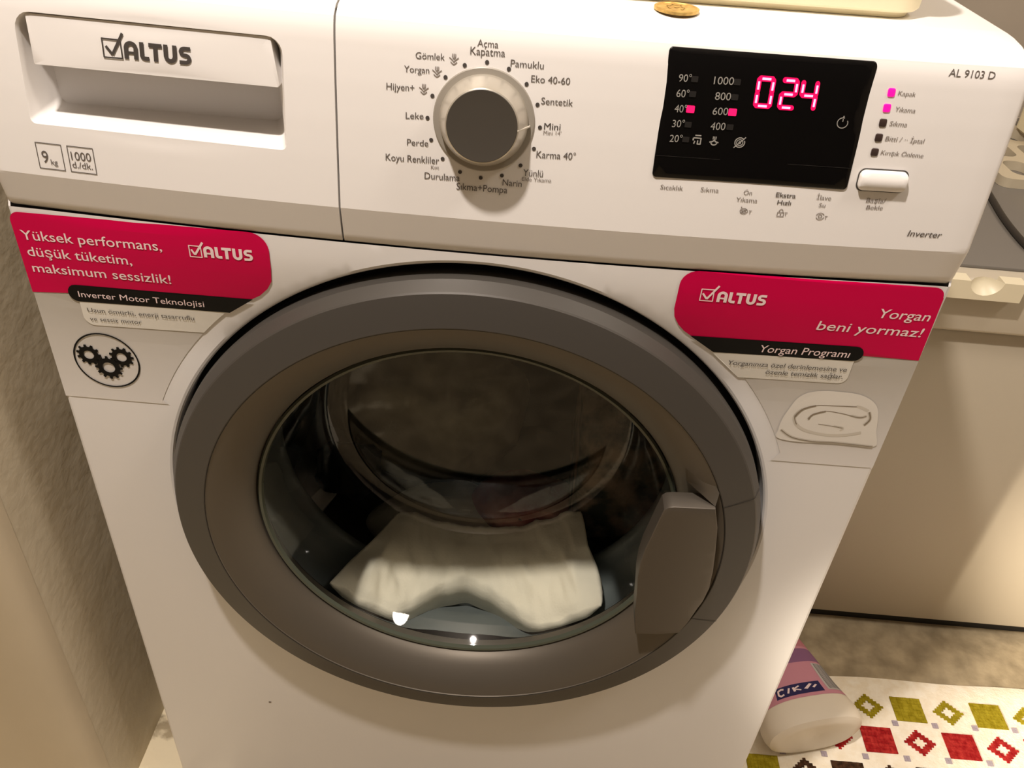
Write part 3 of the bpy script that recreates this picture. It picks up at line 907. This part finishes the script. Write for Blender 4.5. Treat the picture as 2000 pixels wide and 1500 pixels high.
# handle: a proud plate over the right of the ring, with its step and finger recess
def gp(a, b): return (C3[0] + a, C3[2] + b)
plate = [gp(*p) for p in [(.1451, .0641), (.1475, .0668), (.1515, .0682), (.1813, .0696), (.1870, .0500), (.1912, .0227), (.1938, .0020), (.1949, -.0180), (.1930, -.0330), (.1899, -.0437), (.1860, -.0590), (.1809, -.0730), (.1640, -.0765), (.1460, -.0792), (.1418, -.0540), (.1398, -.0315), (.1375, -.0120), (.1370, .0042), (.1380, .0200), (.1405, .0358), (.1430, .0520)]]
def hplate(x, z):
    dx = x - C3[0]
    return (x, -.0345 - .0020 * (1 - ((dx - .165) / .03) ** 2), z)
HD = slab('door_handle', plate, GRIP, DOOR, hplate, .016, step=.006, bevel=.0010, smooth=30)
# outer rim piece belonging to the handle (seams at both ends)
for a in (math.atan2(.0736, .2147), math.atan2(-.0688, .2116)):
    V = []
    for (r, y) in ((.1996, -.0289), (.2212, -.0245), (.2236, -.0231), (.2283, -.0140)):
        for s in (-.0014, .0014):
            V.append((C3[0] + r * math.cos(a + s), y - .0003, C3[2] + r * math.sin(a + s)))
    obj('rim_seam', V, [(0, 1, 3, 2), (2, 3, 5, 4), (4, 5, 7, 6)], BLACK, HD)
# sloping finger recess above the plate
V = [gp(.1500, .1180), gp(.1600, .0805), gp(.1813, .0698), gp(.1830, .0790), gp(.1690, .1010)]
ys = (-.0125, -.0205, -.0335, -.0290, -.0225)
V = [(V[i][0], ys[i], V[i][1]) for i in range(5)] + [(V[i][0], ys[i] + .012, V[i][1]) for i in range(5)]
bm = bmesh.new()
bv = [bm.verts.new(c) for c in V]
bm.faces.new([bv[0], bv[1], bv[4]]); bm.faces.new([bv[1], bv[2], bv[3]]); bm.faces.new([bv[1], bv[3], bv[4]])
for i in range(5):
    j = (i + 1) % 5
    bm.faces.new([bv[i], bv[i + 5], bv[j + 5], bv[j]])
from_bm('grip_slope', bm, RINGIN, HD, 70)

# rubber gasket with its bump, then the drum
def gasket():
    prof = [(.1700, .012), (.1760, .018), (.1860, .026), (.1930, .040), (.1950, .056), (.1920, .068), (.1820, .075), (.1740, .078), (.1712, .081), (.1725, .088), (.1800, .092)]
    V, F = [], []
    n = 160
    for (r, y) in prof:
        for i in range(n):
            a = 2 * PI * i / n
            d = math.atan2(math.sin(a + PI / 2), math.cos(a + PI / 2))
            bump = math.exp(-(d / .26) ** 4) * max(0, 1 - abs(y - .034) / .034)
            rr = r - .024 * bump
            V.append((C3[0] + rr * math.cos(a), y, C3[2] + rr * math.sin(a)))
    for k in range(len(prof) - 1):
        for i in range(n):
            j = (i + 1) % n
            F.append((k * n + i, k * n + j, (k + 1) * n + j, (k + 1) * n + i))
    return obj('door_gasket', V, F, GASKET, WM, 60)
gasket()
lathe('drum', [(.180, .0925), (.1850, .0930), (.2300, .1000), (.2400, .115), (.2420, .150), (.2420, .395), (.2350, .405), (.001, .412)], DRUM, WM, C3, 96, smooth=30)
for a in (100, 220, 340):
    a = math.radians(a)
    V = []
    for y in (.13, .15, .36, .38):
        hgt = .045 if .14 < y < .37 else .02
        for (w_, r) in ((-.10, .243), (-.045, .243 - hgt), (.045, .243 - hgt), (.10, .243)):
            V.append((C3[0] + r * math.cos(a + w_), y, C3[2] + r * math.sin(a + w_)))
    F = [(k * 4 + i, k * 4 + i + 1, k * 4 + i + 5, k * 4 + i + 4) for k in range(3) for i in range(3)] + [(0, 1, 2, 3), (12, 13, 14, 15)]
    obj('drum_paddle', V, F, POCKET, WM, 40)

# ================================================================== laundry in the drum
def cloth(name, label, m, c, size, seed, amp=.016, freq=16, sub=5, flat_top=None, fit=None):
    bm = bmesh.new()
    bmesh.ops.create_icosphere(bm, subdivisions=sub, radius=1.0)
    off = Vector((seed * 3.7, seed * 1.3, seed * 9.1))
    for v_ in bm.verts:
        d = v_.co.normalized()
        p = Vector((c[0] + d.x * size[0], c[1] + d.y * size[1], c[2] + d.z * size[2]))
        q = p * freq + off
        f = 1 - abs(noise.noise(q)) * 2
        f2 = 1 - abs(noise.noise(q * 2.3 + Vector((5, 2, 1)))) * 2
        p += d * (f * amp + f2 * amp * .45)
        if fit: p = fit(p)
        v_.co = p
    o = from_bm(name, bm, m, None, 180)
    tag(o, label, 'laundry', 'laundry inside the drum')
    return o
FABRIC = noisy(mat('white_towelling', (240, 232, 214), 0.9, spec=0.1), None, None, 1, bump=0.3, bscale=420, bdist=0.001)
FABRIC2 = noisy(mat('greyish_cotton', (196, 190, 166), 0.9, spec=0.1), (186, 180, 156), (206, 200, 178), 30, bump=0.25, bscale=260, bdist=0.001)
FABRICR = noisy(mat('pink_cotton', (178, 104, 100), 0.9, spec=0.1), (150, 70, 72), (206, 156, 144), 26, bump=0.25, bscale=260, bdist=0.001)
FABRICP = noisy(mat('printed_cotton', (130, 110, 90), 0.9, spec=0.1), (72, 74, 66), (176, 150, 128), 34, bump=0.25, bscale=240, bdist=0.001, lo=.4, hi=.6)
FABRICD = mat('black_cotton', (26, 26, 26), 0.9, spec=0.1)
def inside_drum(p):
    """keep the pile behind the glass and inside the gasket and the drum"""
    dx, dz = p.x - C3[0], p.z - C3[2]
    r = math.hypot(dx, dz) or 1e-6
    if p.y < .105:
        rmax = float(np.interp(p.y, [.02, .026, .040, .056, .068, .075, .081, .105], [.172, .183, .190, .1915, .188, .178, .1685, .170]))
    else:
        rmax = .236
    rmax = min(rmax, .236)
    if r > rmax:
        dx *= rmax / r; dz *= rmax / r; r = rmax
    bz = C3[2] + bsh(p.y)
    rb = float(np.interp(p.y, [.0, .018, .045, .08, .105, .1165, .125], [.170, .1625, .1555, .1500, .1465, .140, 0.0]))
    ddz = C3[2] + dz - bz
    r2_ = math.hypot(dx, ddz) or 1e-6
    if p.y < .1195 and r2_ < rb:
        if r2_ < rb * .78:
            return Vector((C3[0] + dx, .121, C3[2] + dz))
        dx *= rb / r2_; ddz *= rb / r2_
        dz = bz + ddz - C3[2]
    return Vector((C3[0] + dx, max(p.y, .022), C3[2] + dz))
def clip(x0=-1, x1=1, y0=-1, y1=1, z0=-1, z1=1):
    def f(p):
        p = inside_drum(p)
        return Vector((min(max(p.x, x0), x1), min(max(p.y, y0), y1), min(max(p.z, z0), z1)))
    return f
# the towel is pressed between the glass bowl and the gasket; it parts over the gasket's bump
def towel():
    bm = bmesh.new()
    na, ny = 120, 44
    grid = []
    for side in (0, 1):
        g = []
        for j in range(ny + 1):
            q = j / ny
            row = []
            for i in range(na + 1):
                t = i / na
                a_l = math.radians(-136 + 16 * q); a_r = math.radians(-43 - 3 * q)
                a = a_l + (a_r - a_l) * t
                d = a + PI / 2
                yf = .020 + (.046 * math.cos(d / .46 * PI / 2) ** 2 if abs(d) < .46 else 0) + .004 * noise.noise(Vector((a * 9, 1, 2)))
                y = yf + (.1185 - yf) * q
                rb = float(np.interp(y, [.0, .018, .045, .08, .105, .1165, .1185], [.170, .1625, .1555, .1500, .1465, .142, .138]))
                rm = float(np.interp(y, [.015, .026, .040, .056, .068, .075, .081, .1185], [.172, .183, .190, .1915, .188, .178, .1685, .1685])) - .001
                fold = noise.noise(Vector((a * 8 + y * 20, y * 26, 4.0)))
                f2 = noise.noise(Vector((a * 22, y * 60 + a * 10, 9.0)))
                e = min(t, 1 - t) * 14
                pinch = max(0.0, 1 - min(1, e)) 
                rbv = rb + .0012 + max(0, .0035 + .0050 * fold + .0014 * f2)
                mid = (rb + rm) / 2
                r = rbv + (mid - rbv) * pinch * .8 if side == 0 else rm - (rm - mid) * pinch * .8
                if side == 1: r = max(r, rbv + .001)
                edge_q = max(0, 1 - q * 9)
                if side == 0: r += (mid - r) * edge_q ** 2 * .7
                zc_ = C3[2] + bsh(y) * (1 if side == 0 else .3)
                row.append(bm.verts.new((C3[0] + r * math.cos(a), y, zc_ + r * math.sin(a))))
            g.append(row)
        grid.append(g)
    for g, fl in ((grid[0], False), (grid[1], True)):
        for j in range(ny):
            for i in range(na):
                f = [g[j][i], g[j][i + 1], g[j + 1][i + 1], g[j + 1][i]]
                bm.faces.new(f[::-1] if fl else f)
    a, b = grid
    for j in range(ny):
        bm.faces.new([a[j][0], a[j + 1][0], b[j + 1][0], b[j][0]]); bm.faces.new([a[j][na], b[j][na], b[j + 1][na], a[j + 1][na]])
    for i in range(na):
        bm.faces.new([a[0][i], b[0][i], b[0][i + 1], a[0][i + 1]]); bm.faces.new([a[ny][i], a[ny][i + 1], b[ny][i + 1], b[ny][i]])
    # the bulk of it behind the glass
    r = bmesh.ops.create_icosphere(bm, subdivisions=5, radius=1.0)
    for v_ in r['verts']:
        d = v_.co.normalized()
        p = Vector((-.010 + d.x * .098, .155 + d.y * .034, .284 + d.z * .054 * (1.0 if d.x < 0 else 1 - .35 * d.x)))
        q = p * 15
        p += d * ((1 - abs(noise.noise(q)) * 2) * .008 + noise.noise(q * 2.5) * .003)
        v_.co = clip(y0=.1215, y1=.188)(p)
    o = from_bm('white_towel', bm, FABRIC, None, 180)
    tag(o, 'wet white towel pressed against the bottom of the door glass', 'laundry', 'laundry inside the drum')
towel()
cloth('grey_shirt', 'pale greyish garment at the back of the drum', FABRIC2, (-.070, .300, .345), (.105, .085, .075), 2, amp=.016, freq=11, fit=clip(y0=.196))
cloth('pink_cloth', 'pink garment lying above the white towel behind the glass', FABRICR, (.052, .150, .338), (.050, .030, .030), 3, amp=.006, freq=14, fit=clip(x1=.095, y0=.1212, y1=.19))
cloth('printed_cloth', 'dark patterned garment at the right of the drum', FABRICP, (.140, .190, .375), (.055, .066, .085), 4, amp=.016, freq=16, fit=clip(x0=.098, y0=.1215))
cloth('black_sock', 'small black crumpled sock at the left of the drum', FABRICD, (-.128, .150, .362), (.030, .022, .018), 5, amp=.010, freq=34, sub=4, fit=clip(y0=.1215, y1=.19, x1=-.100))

# ================================================================== on top of the machine
V, F = [], []
n = 64
cr = .0128
for (r, z) in ((cr - .0006, 0), (cr, .0003), (cr, .0017), (cr - .0006, .0020), (cr - .0016, .0019), (cr - .0019, .0016), (.0001, .0016)):
    V += [(r * math.cos(2 * PI * i / n), r * math.sin(2 * PI * i / n), z) for i in range(n)]
F = [(k * n + i, k * n + (i + 1) % n, (k + 1) * n + (i + 1) % n, (k + 1) * n + i) for k in range(6) for i in range(n)]
coin = obj('coin', V, F, COIN, None, 30)
for (pts, w_) in (([(-.004, -.004), (-.005, .002), (-.002, .006), (.003, .005), (.004, -.001), (.002, -.005)], .0014), ([(-.001, -.001), (.001, .002)], .002)):
    v_, f_ = stroke2d(pts, w_)
    obj('relief', [(p[0], p[1], .0018) for p in v_], f_, COIN, coin)
coin.location = (.1033, .0345, .8451)
tag(coin, 'golden coin lying on the white top near the front edge', 'coin')

def tub(name, label, x0, x1, y0, y1, z0, h, rc, m, rot=0.0, flare=.012):
    """open container with rounded corners, a foot ring, wall and rolled rim"""
    cx, cy = (x0 + x1) / 2, (y0 + y1) / 2
    hx, hy = (x1 - x0) / 2, (y1 - y0) / 2
    def loop(d, z):
        return [(p[0], p[1], z) for p in rrect(-hx - d, hx + d, -hy - d, hy + d, max(.004, rc + d), 8)]
    L = [loop(-.010, 0), loop(-.006, 0), loop(-.005, .0030), loop(-.0015, .0036), loop(0, .0052), loop(.0003, .016), loop(flare * .8, h - .012), loop(flare, h - .010), loop(flare + .005, h - .006), loop(flare + .005, h - .001), loop(flare + .002, h), loop(flare - .001, h - .002), loop(flare - .004, h - .012), loop(-.002, .014), loop(-.010, .008)]
    V = [p for l in L for p in l]
    k = len(L[0])
    F = [(q * k + i, q * k + (i + 1) % k, (q + 1) * k + (i + 1) % k, (q + 1) * k + i) for q in range(len(L) - 1) for i in range(k)]
    F.append(tuple(range(k))[::-1])
    F.append(tuple((len(L) - 1) * k + i for i in range(k)))
    o = obj(name, V, F, m, None, 40)
    o.location = (cx, cy, z0)
    o.rotation_euler = (0, 0, rot)
    return tag(o, label, 'container')
tub('plastic_tub', 'cream rounded plastic tub standing on the washing machine behind the coin', -.093, .248, .049, .281, .8453, .060, .022, CREAM, rot=math.radians(3.0), flare=.002)

# ================================================================== neighbouring chest appliance
FZ = empty('chest_freezer', 'cream chest appliance with a grip handle standing right of the washer', 'appliance')
fx0, fx1, fy0, fy1 = .42, 1.22, .31, .86
box('cabinet', fx0, fx1, fy0, fy1, .022, .494, FREEZER, FZ, .004)
box('plinth', fx0 + .03, fx1 - .03, fy0 + .012, fy1 - .03, 0.0, .0225, BLACK, FZ)
box('lid_seal', fx0 + .01, fx1 - .01, fy0 - .001, fy1 - .01, .4935, .4975, BLACK, FZ)
LID = box('lid', fx0 - .004, fx1 + .004, fy0 - .012, fy1, .4975, .5610, FREEZER, FZ, .005, 3)
box('lid_top', fx0 + .018, fx1 - .018, fy0 + .012, fy1 - .02, .5605, .5650, FREEZLID, LID, .002)
# handle: plate with a half-disc finger cup
hx0, hx1, hz0, hz1 = .436, .5315, .5455, .5662
hc, hr_ = .4922, .0168
outl = [(hx0, hz0), (hx1, hz0), (hx1, hz1)] + [(hc + hr_ * math.cos(math.radians(a)), hz1 - .0155 * math.sin(math.radians(a))) for a in range(0, 181, 15)] + [(hx0, hz1)]
v, t = fill2d(outl)
V = [(p[0], .2835, p[1]) for p in v]
F = [tuple(f) for f in t]
k = len(V); n = len(outl)
V += [(p[0], .2835, p[1]) for p in outl] + [(p[0], .299, p[1]) for p in outl]
F += [(k + i, k + n + i, k + n + (i + 1) % n, k + (i + 1) % n) for i in range(n)]
HN = obj('lid_handle', V, F, HANDLE, LID, 30)
V, F = [], []
for j in range(7):
    for i in range(13):
        a = math.radians(15 * i); q = j / 6
        V.append((hc + hr_ * q * math.cos(a), .2838 + .011 * (1 - q * q), hz1 - .0155 * q * math.sin(a)))
F = [(j * 13 + i, j * 13 + i + 1, (j + 1) * 13 + i + 1, (j + 1) * 13 + i) for j in range(6) for i in range(12)]
obj('finger_cup', V, F, HANDLE, FZ, 60)
box('handle_shadow_strip', hx0, hx1, .2955, .300, .541, .5455, BLACK, FZ)  # black strip standing for the shadow under the handle

# grey slotted rack lying on it
def rack():
    V2 = rrect(.612, .86, .545, .760, .012, 5)
    holes = []
    for i in range(5):
        for j in range(3):
            x = .632 + i * .047; y = .560 + j * .066
            holes.append(rrect(x, x + .034, y, y + .050, .014, 5))
    v, t = fill2d(V2, holes)
    V = [(p[0], p[1], .012) for p in v]
    F = [tuple(f) for f in t]
    for (lp, s) in [(V2, 1)] + [(h, -1) for h in holes]:
        k = len(V); n = len(lp)
        V += [(p[0], p[1], .012) for p in lp] + [(p[0], p[1], 0.0) for p in lp]
        for i in range(n):
            f = (k + i, k + n + i, k + n + (i + 1) % n, k + (i + 1) % n)
            F.append(f if s < 0 else f[::-1])
    o = obj('plastic_rack', V, F, RACKM, None, 30)
    o.location = (0, 0, .5652)
    return tag(o, 'grey slotted plastic rack lying on the chest appliance', 'rack')
rack()
tub('plastic_box', 'cream rounded plastic box standing on the grey slotted rack', .706, .84, .640, .750, .5774, .10, .018, CREAM, flare=.004)
# black cable
cu = bpy.data.curves.new('power_cable', 'CURVE')
cu.dimensions = '3D'
sp = cu.splines.new('NURBS')
pts = [(.600, .640), (.590, .560), (.581, .498), (.572, .450), (.568, .410), (.566, .366), (.572, .335), (.60, .322), (.70, .335), (.80, .40)]
sp.points.add(len(pts) - 1)
for i, p in enumerate(pts):
    sp.points[i].co = (p[0], p[1], .5690, 1)
sp.use_endpoint_u = True
cu.bevel_depth = .0036
cu.bevel_resolution = 4
ob = bpy.data.objects.new('tmp_cable', cu)
COL.objects.link(ob)
me = bpy.data.meshes.new_from_object(ob.evaluated_get(bpy.context.evaluated_depsgraph_get()))
bpy.data.objects.remove(ob)
me.materials.clear(); me.materials.append(CABLE)
o = bpy.data.objects.new('power_cable', me)
COL.objects.link(o)
tag(o, 'black power cable lying across the chest appliance lid', 'cable')

# ================================================================== rug
WOOL = noisy(mat('cream_wool', (248, 238, 218), 0.95, spec=0.1), (242, 230, 206), (250, 242, 224), 90, bump=0.6, bscale=330, bdist=0.0015)
WGREEN = noisy(mat('olive_wool', (150, 136, 30), 0.95, spec=0.1), (140, 124, 22), (166, 150, 40), 140, bump=0.7, bscale=420, bdist=0.0015)
WRED = noisy(mat('red_wool', (168, 36, 36), 0.95, spec=0.1), (150, 26, 28), (192, 58, 52), 140, bump=0.7, bscale=420, bdist=0.0015, lo=.4, hi=.7)
WPURP = noisy(mat('lilac_wool', (172, 160, 168), 0.95, spec=0.1), None, None, 1, bump=0.6, bscale=420, bdist=0.001)
WBROWN = noisy(mat('brown_wool', (62, 42, 28), 0.95, spec=0.1), (50, 34, 22), (84, 58, 40), 140, bump=0.7, bscale=420, bdist=0.0015)
RT = .0050
def edge_y(x): return .2195 + .0035 * math.sin(x * 11 + .3) + .002 * math.sin(x * 27)
RX0, RX1, RYB = .335, 1.30, -.62
xs = np.linspace(RX0, RX1, 100)
ysn = 60
V, F = [], []
for j in range(ysn + 1):
    for x in xs:
        y = RYB + (edge_y(x) - RYB) * j / ysn
        e = min(1.0, (edge_y(x) - y) / .006) if y > edge_y(x) - .006 else 1.0
        z = RT * (.25 + .75 * math.sqrt(max(0, e))) + .0008 * noise.noise(Vector((x * 14, y * 14, 0)))
        V.append((x, y, z))
w = len(xs)
F = [(j * w + i, j * w + i + 1, (j + 1) * w + i + 1, (j + 1) * w + i) for j in range(ysn) for i in range(w - 1)]
k = len(V)
bord = [i for i in range(w)] + [j * w + w - 1 for j in range(1, ysn + 1)] + [ysn * w + i for i in range(w - 2, -1, -1)] + [j * w for j in range(ysn - 1, 0, -1)]
V += [(V[i][0], V[i][1], 0.0003) for i in bord]
F += [(bord[i], k + i, k + (i + 1) % len(bord), bord[(i + 1) % len(bord)]) for i in range(len(bord))]
RUG = obj('kilim_rug', V, F, WOOL, None, 60)
tag(RUG, 'cream kilim rug with green and red diamond motifs on the floor', 'rug')
def rz(x, y): return RT + .0008 * noise.noise(Vector((x * 14, y * 14, 0)))
def motif(cells, cell, x0, y0, m, skew=0.0, jit=0.0):
    """raised stitches: every cell is one little block of yarn"""
    V, F = [], []
    for (i, j) in cells:
        a, b = x0 + i * cell[0] + skew * j * cell[1], y0 + j * cell[1]
        zt = rz(a, b) + .0011 + random.uniform(-.0002, .0002)
        zb = rz(a, b) - .0004
        k = len(V)
        g = .02
        p = [(a - cell[0] * (.5 - g), b - cell[1] * (.5 - g)), (a + cell[0] * (.5 - g), b - cell[1] * (.5 - g)), (a + cell[0] * (.5 - g), b + cell[1] * (.5 - g)), (a - cell[0] * (.5 - g), b + cell[1] * (.5 - g))]
        V += [(q[0], q[1], zb) for q in p] + [(q[0], q[1], zt) for q in p]
        F += [(k + 4, k + 5, k + 6, k + 7), (k, k + 1, k + 5, k + 4), (k + 1, k + 2, k + 6, k + 5), (k + 2, k + 3, k + 7, k + 6), (k + 3, k, k + 4, k + 7)]
    return obj('woven_motif', V, F, m, RUG)
def filled(cx, cy, m, wx=.039, wy=.0345):
    nx, ny = 9, 8
    cells = [(i, j) for i in range(nx) for j in range(ny)]
    motif(cells, (wx / nx, wy / ny), cx - wx / 2 + wx / nx / 2, cy - wy / 2 + wy / ny / 2, m)
def hollow(cx, cy, m, r=.0195, ry=.0172):
    n_ = 11
    c_ = 5
    cells = [(i, j) for i in range(n_) for j in range(n_) if 2.5 < abs(i - c_) + abs(j - c_) <= 5]
    motif(cells, (2 * r / n_, 2 * ry / n_), cx - r + r / n_, cy - ry + ry / n_, m)
def in_view(x, y):   # only motifs near the part of the rug that the photograph shows
    return RX0 + .03 < x < 1.0 and y > -.12
rows = [(.1745, WGREEN, .5707, True), (.1282, WRED, .5188, True), (.0780, WBROWN, .4700, True), (.0360, WGREEN, .5188, True), (-.0100, WRED, .4700, True), (-.0560, WBROWN, .5188, True)]
for (y, m, xf, _) in rows:
    for i in range(-4, 6):
        x = xf + i * .1036
        yy = y + .004 * (x - .57)
        if in_view(x, yy) and x + .02 < RX1: filled(x, yy, WGREEN if m is WBROWN and y > .05 and x < .40 else m)
        x2 = x - .0518
        if in_view(x2, yy): hollow(x2, yy, m)
for (y, m) in ((.1512, WPURP), (.1040, WPURP), (.0590, WPURP)):
    for i in range(-4, 10):
        x = .5455 + i * .0512
        if in_view(x, y): motif([(0, 0), (1, 0), (0, 1), (1, 1)], (.0036, .0036), x, y + .03 * (x - .545), m)

# ================================================================== bottle lying on the rug
BWHITE = mat('white_bottle_plastic', (232, 222, 204), 0.4)
BT = empty('detergent_bottle', 'white plastic detergent bottle with pink label lying on the rug beside the washer', 'bottle')
BL = [(0.0, .046, .0245), (.0006, .052, .0285), (.004, .0595, .0330), (.012, .0625, .0345), (.022, .0625, .0355), (.034, .0590, .0350), (.046, .0545, .0340), (.055, .0520, .0335), (.090, .0455, .0325), (.130, .0375, .0300), (.165, .0290, .0260), (.190, .0210, .0205), (.205, .0165, .0165), (.218, .0160, .0160)]
def bsec(s):
    S = [b[0] for b in BL]
    return float(np.interp(s, S, [b[1] for b in BL])), float(np.interp(s, S, [b[2] for b in BL]))
def bpt(s, a, off=0.0):
    w_, t_ = bsec(s)
    ca, sa = math.cos(a), math.sin(a)
    ex = .75
    return Vector((math.copysign(abs(ca) ** ex, ca) * (w_ + off), s, math.copysign(abs(sa) ** .9, sa) * (t_ + off)))
n = 64
V = []
for b in BL:
    V += [bpt(b[0], 2 * PI * i / n) for i in range(n)]
# sunken base centre
for q in (.8, .45, .1):
    V += [Vector((bpt(0, 2 * PI * i / n).x * q, .003 * (1 - q), bpt(0, 2 * PI * i / n).z * q)) for i in range(n)]
F = [(k * n + i, k * n + (i + 1) % n, (k + 1) * n + (i + 1) % n, (k + 1) * n + i) for k in range(len(BL) - 1) for i in range(n)]
kb = len(BL)
F += [(i, kb * n + i, kb * n + (i + 1) % n, (i + 1) % n) for i in range(n)]
F += [((kb + q) * n + i, (kb + q + 1) * n + i, (kb + q + 1) * n + (i + 1) % n, (kb + q) * n + (i + 1) % n) for q in range(2) for i in range(n)]
F.append(tuple((kb + 2) * n + i for i in range(n)))
BOD = obj('bottle_body', V, F, BWHITE, BT, 40)
def patch(name, s0, s1, u0, u1, m, off, parent, ns=12, nu=12, cut=None):
    """piece of label on the upper side; u from -1 (left) to 1 (right) over the label's width"""
    V = []
    for j in range(ns + 1):
        s = s0 + (s1 - s0) * j / ns
        for i in range(nu + 1):
            u = u0 + (u1 - u0) * i / nu
            a = PI / 2 - u * 1.12
            V.append(bpt(s, a, off))
    F = [(j * (nu + 1) + i, j * (nu + 1) + i + 1, (j + 1) * (nu + 1) + i + 1, (j + 1) * (nu + 1) + i) for j in range(ns) for i in range(nu)]
    return obj(name, V, F, m, parent, 60)
LB = patch('label', .034, .172, -.95, .95, mat('pink_label', (206, 142, 158), 0.4), .0004, BT)
patch('label_band', .082, .102, -.94, .94, mat('purple_label_print', (140, 96, 132), 0.4), .0006, LB)
patch('label_print', .106, .160, -.80, .80, mat('rose_label_print', (190, 120, 130), 0.4), .0006, LB)
patch('barcode_ground', .040, .079, .32, .86, mat('pale_label_print', (196, 190, 186), 0.4), .0006, LB)
BAR = mat('grey_barcode', (120, 118, 118), 0.4)
for i in range(9):
    u = .38 + i * .05
    patch('barcode_bar', .042, .078, u, u + (.022 if i % 3 else .032), BAR, .0007, LB, 6, 2)
NAVY = mat('navy_label_print', (34, 30, 84), 0.4)
patch('label_badge', .0385, .053, -.62, .22, NAVY, .0006, LB)
BADGE = [([(-.40, .0490), (-.46, .0500), (-.54, .0488), (-.55, .0440), (-.50, .0415), (-.42, .0425)], .0022),
         ([(-.33, .0425), (-.28, .0490)], .0020), ([(-.20, .0488), (-.19, .0430)], .0022), ([(-.20, .0465), (-.09, .0495)], .0016),
         ([(-.17, .0458), (-.08, .0435)], .0016), ([(-.02, .0440), (.05, .0500)], .0020), ([(.06, .0445), (.13, .0480)], .0018)]
for (pts, w_) in BADGE:
    v_, f_ = stroke2d([(p[0] * .05, p[1]) for p in pts], w_)
    obj('badge_lettering', [bpt(p[1], PI / 2 - p[0] / .05 * 1.12, .0009) for p in v_], f_, STTEXT, LB)
# cap
V = []
for (r, s) in ((.0160, .214), (.0205, .214), (.0210, .217), (.0205, .252), (.0190, .255), (.0002, .256)):
    V += [(r * math.cos(2 * PI * i / 32), s, r * math.sin(2 * PI * i / 32)) for i in range(32)]
F = [(k * 32 + i, k * 32 + (i + 1) % 32, (k + 1) * 32 + (i + 1) % 32, (k + 1) * 32 + i) for k in range(5) for i in range(32)]
obj('cap', V, F, mat('lilac_cap', (150, 120, 170), 0.4), BT, 30)
BT.location = (.426, .100, .0420)
BT.rotation_euler = (0, 0, math.radians(15))
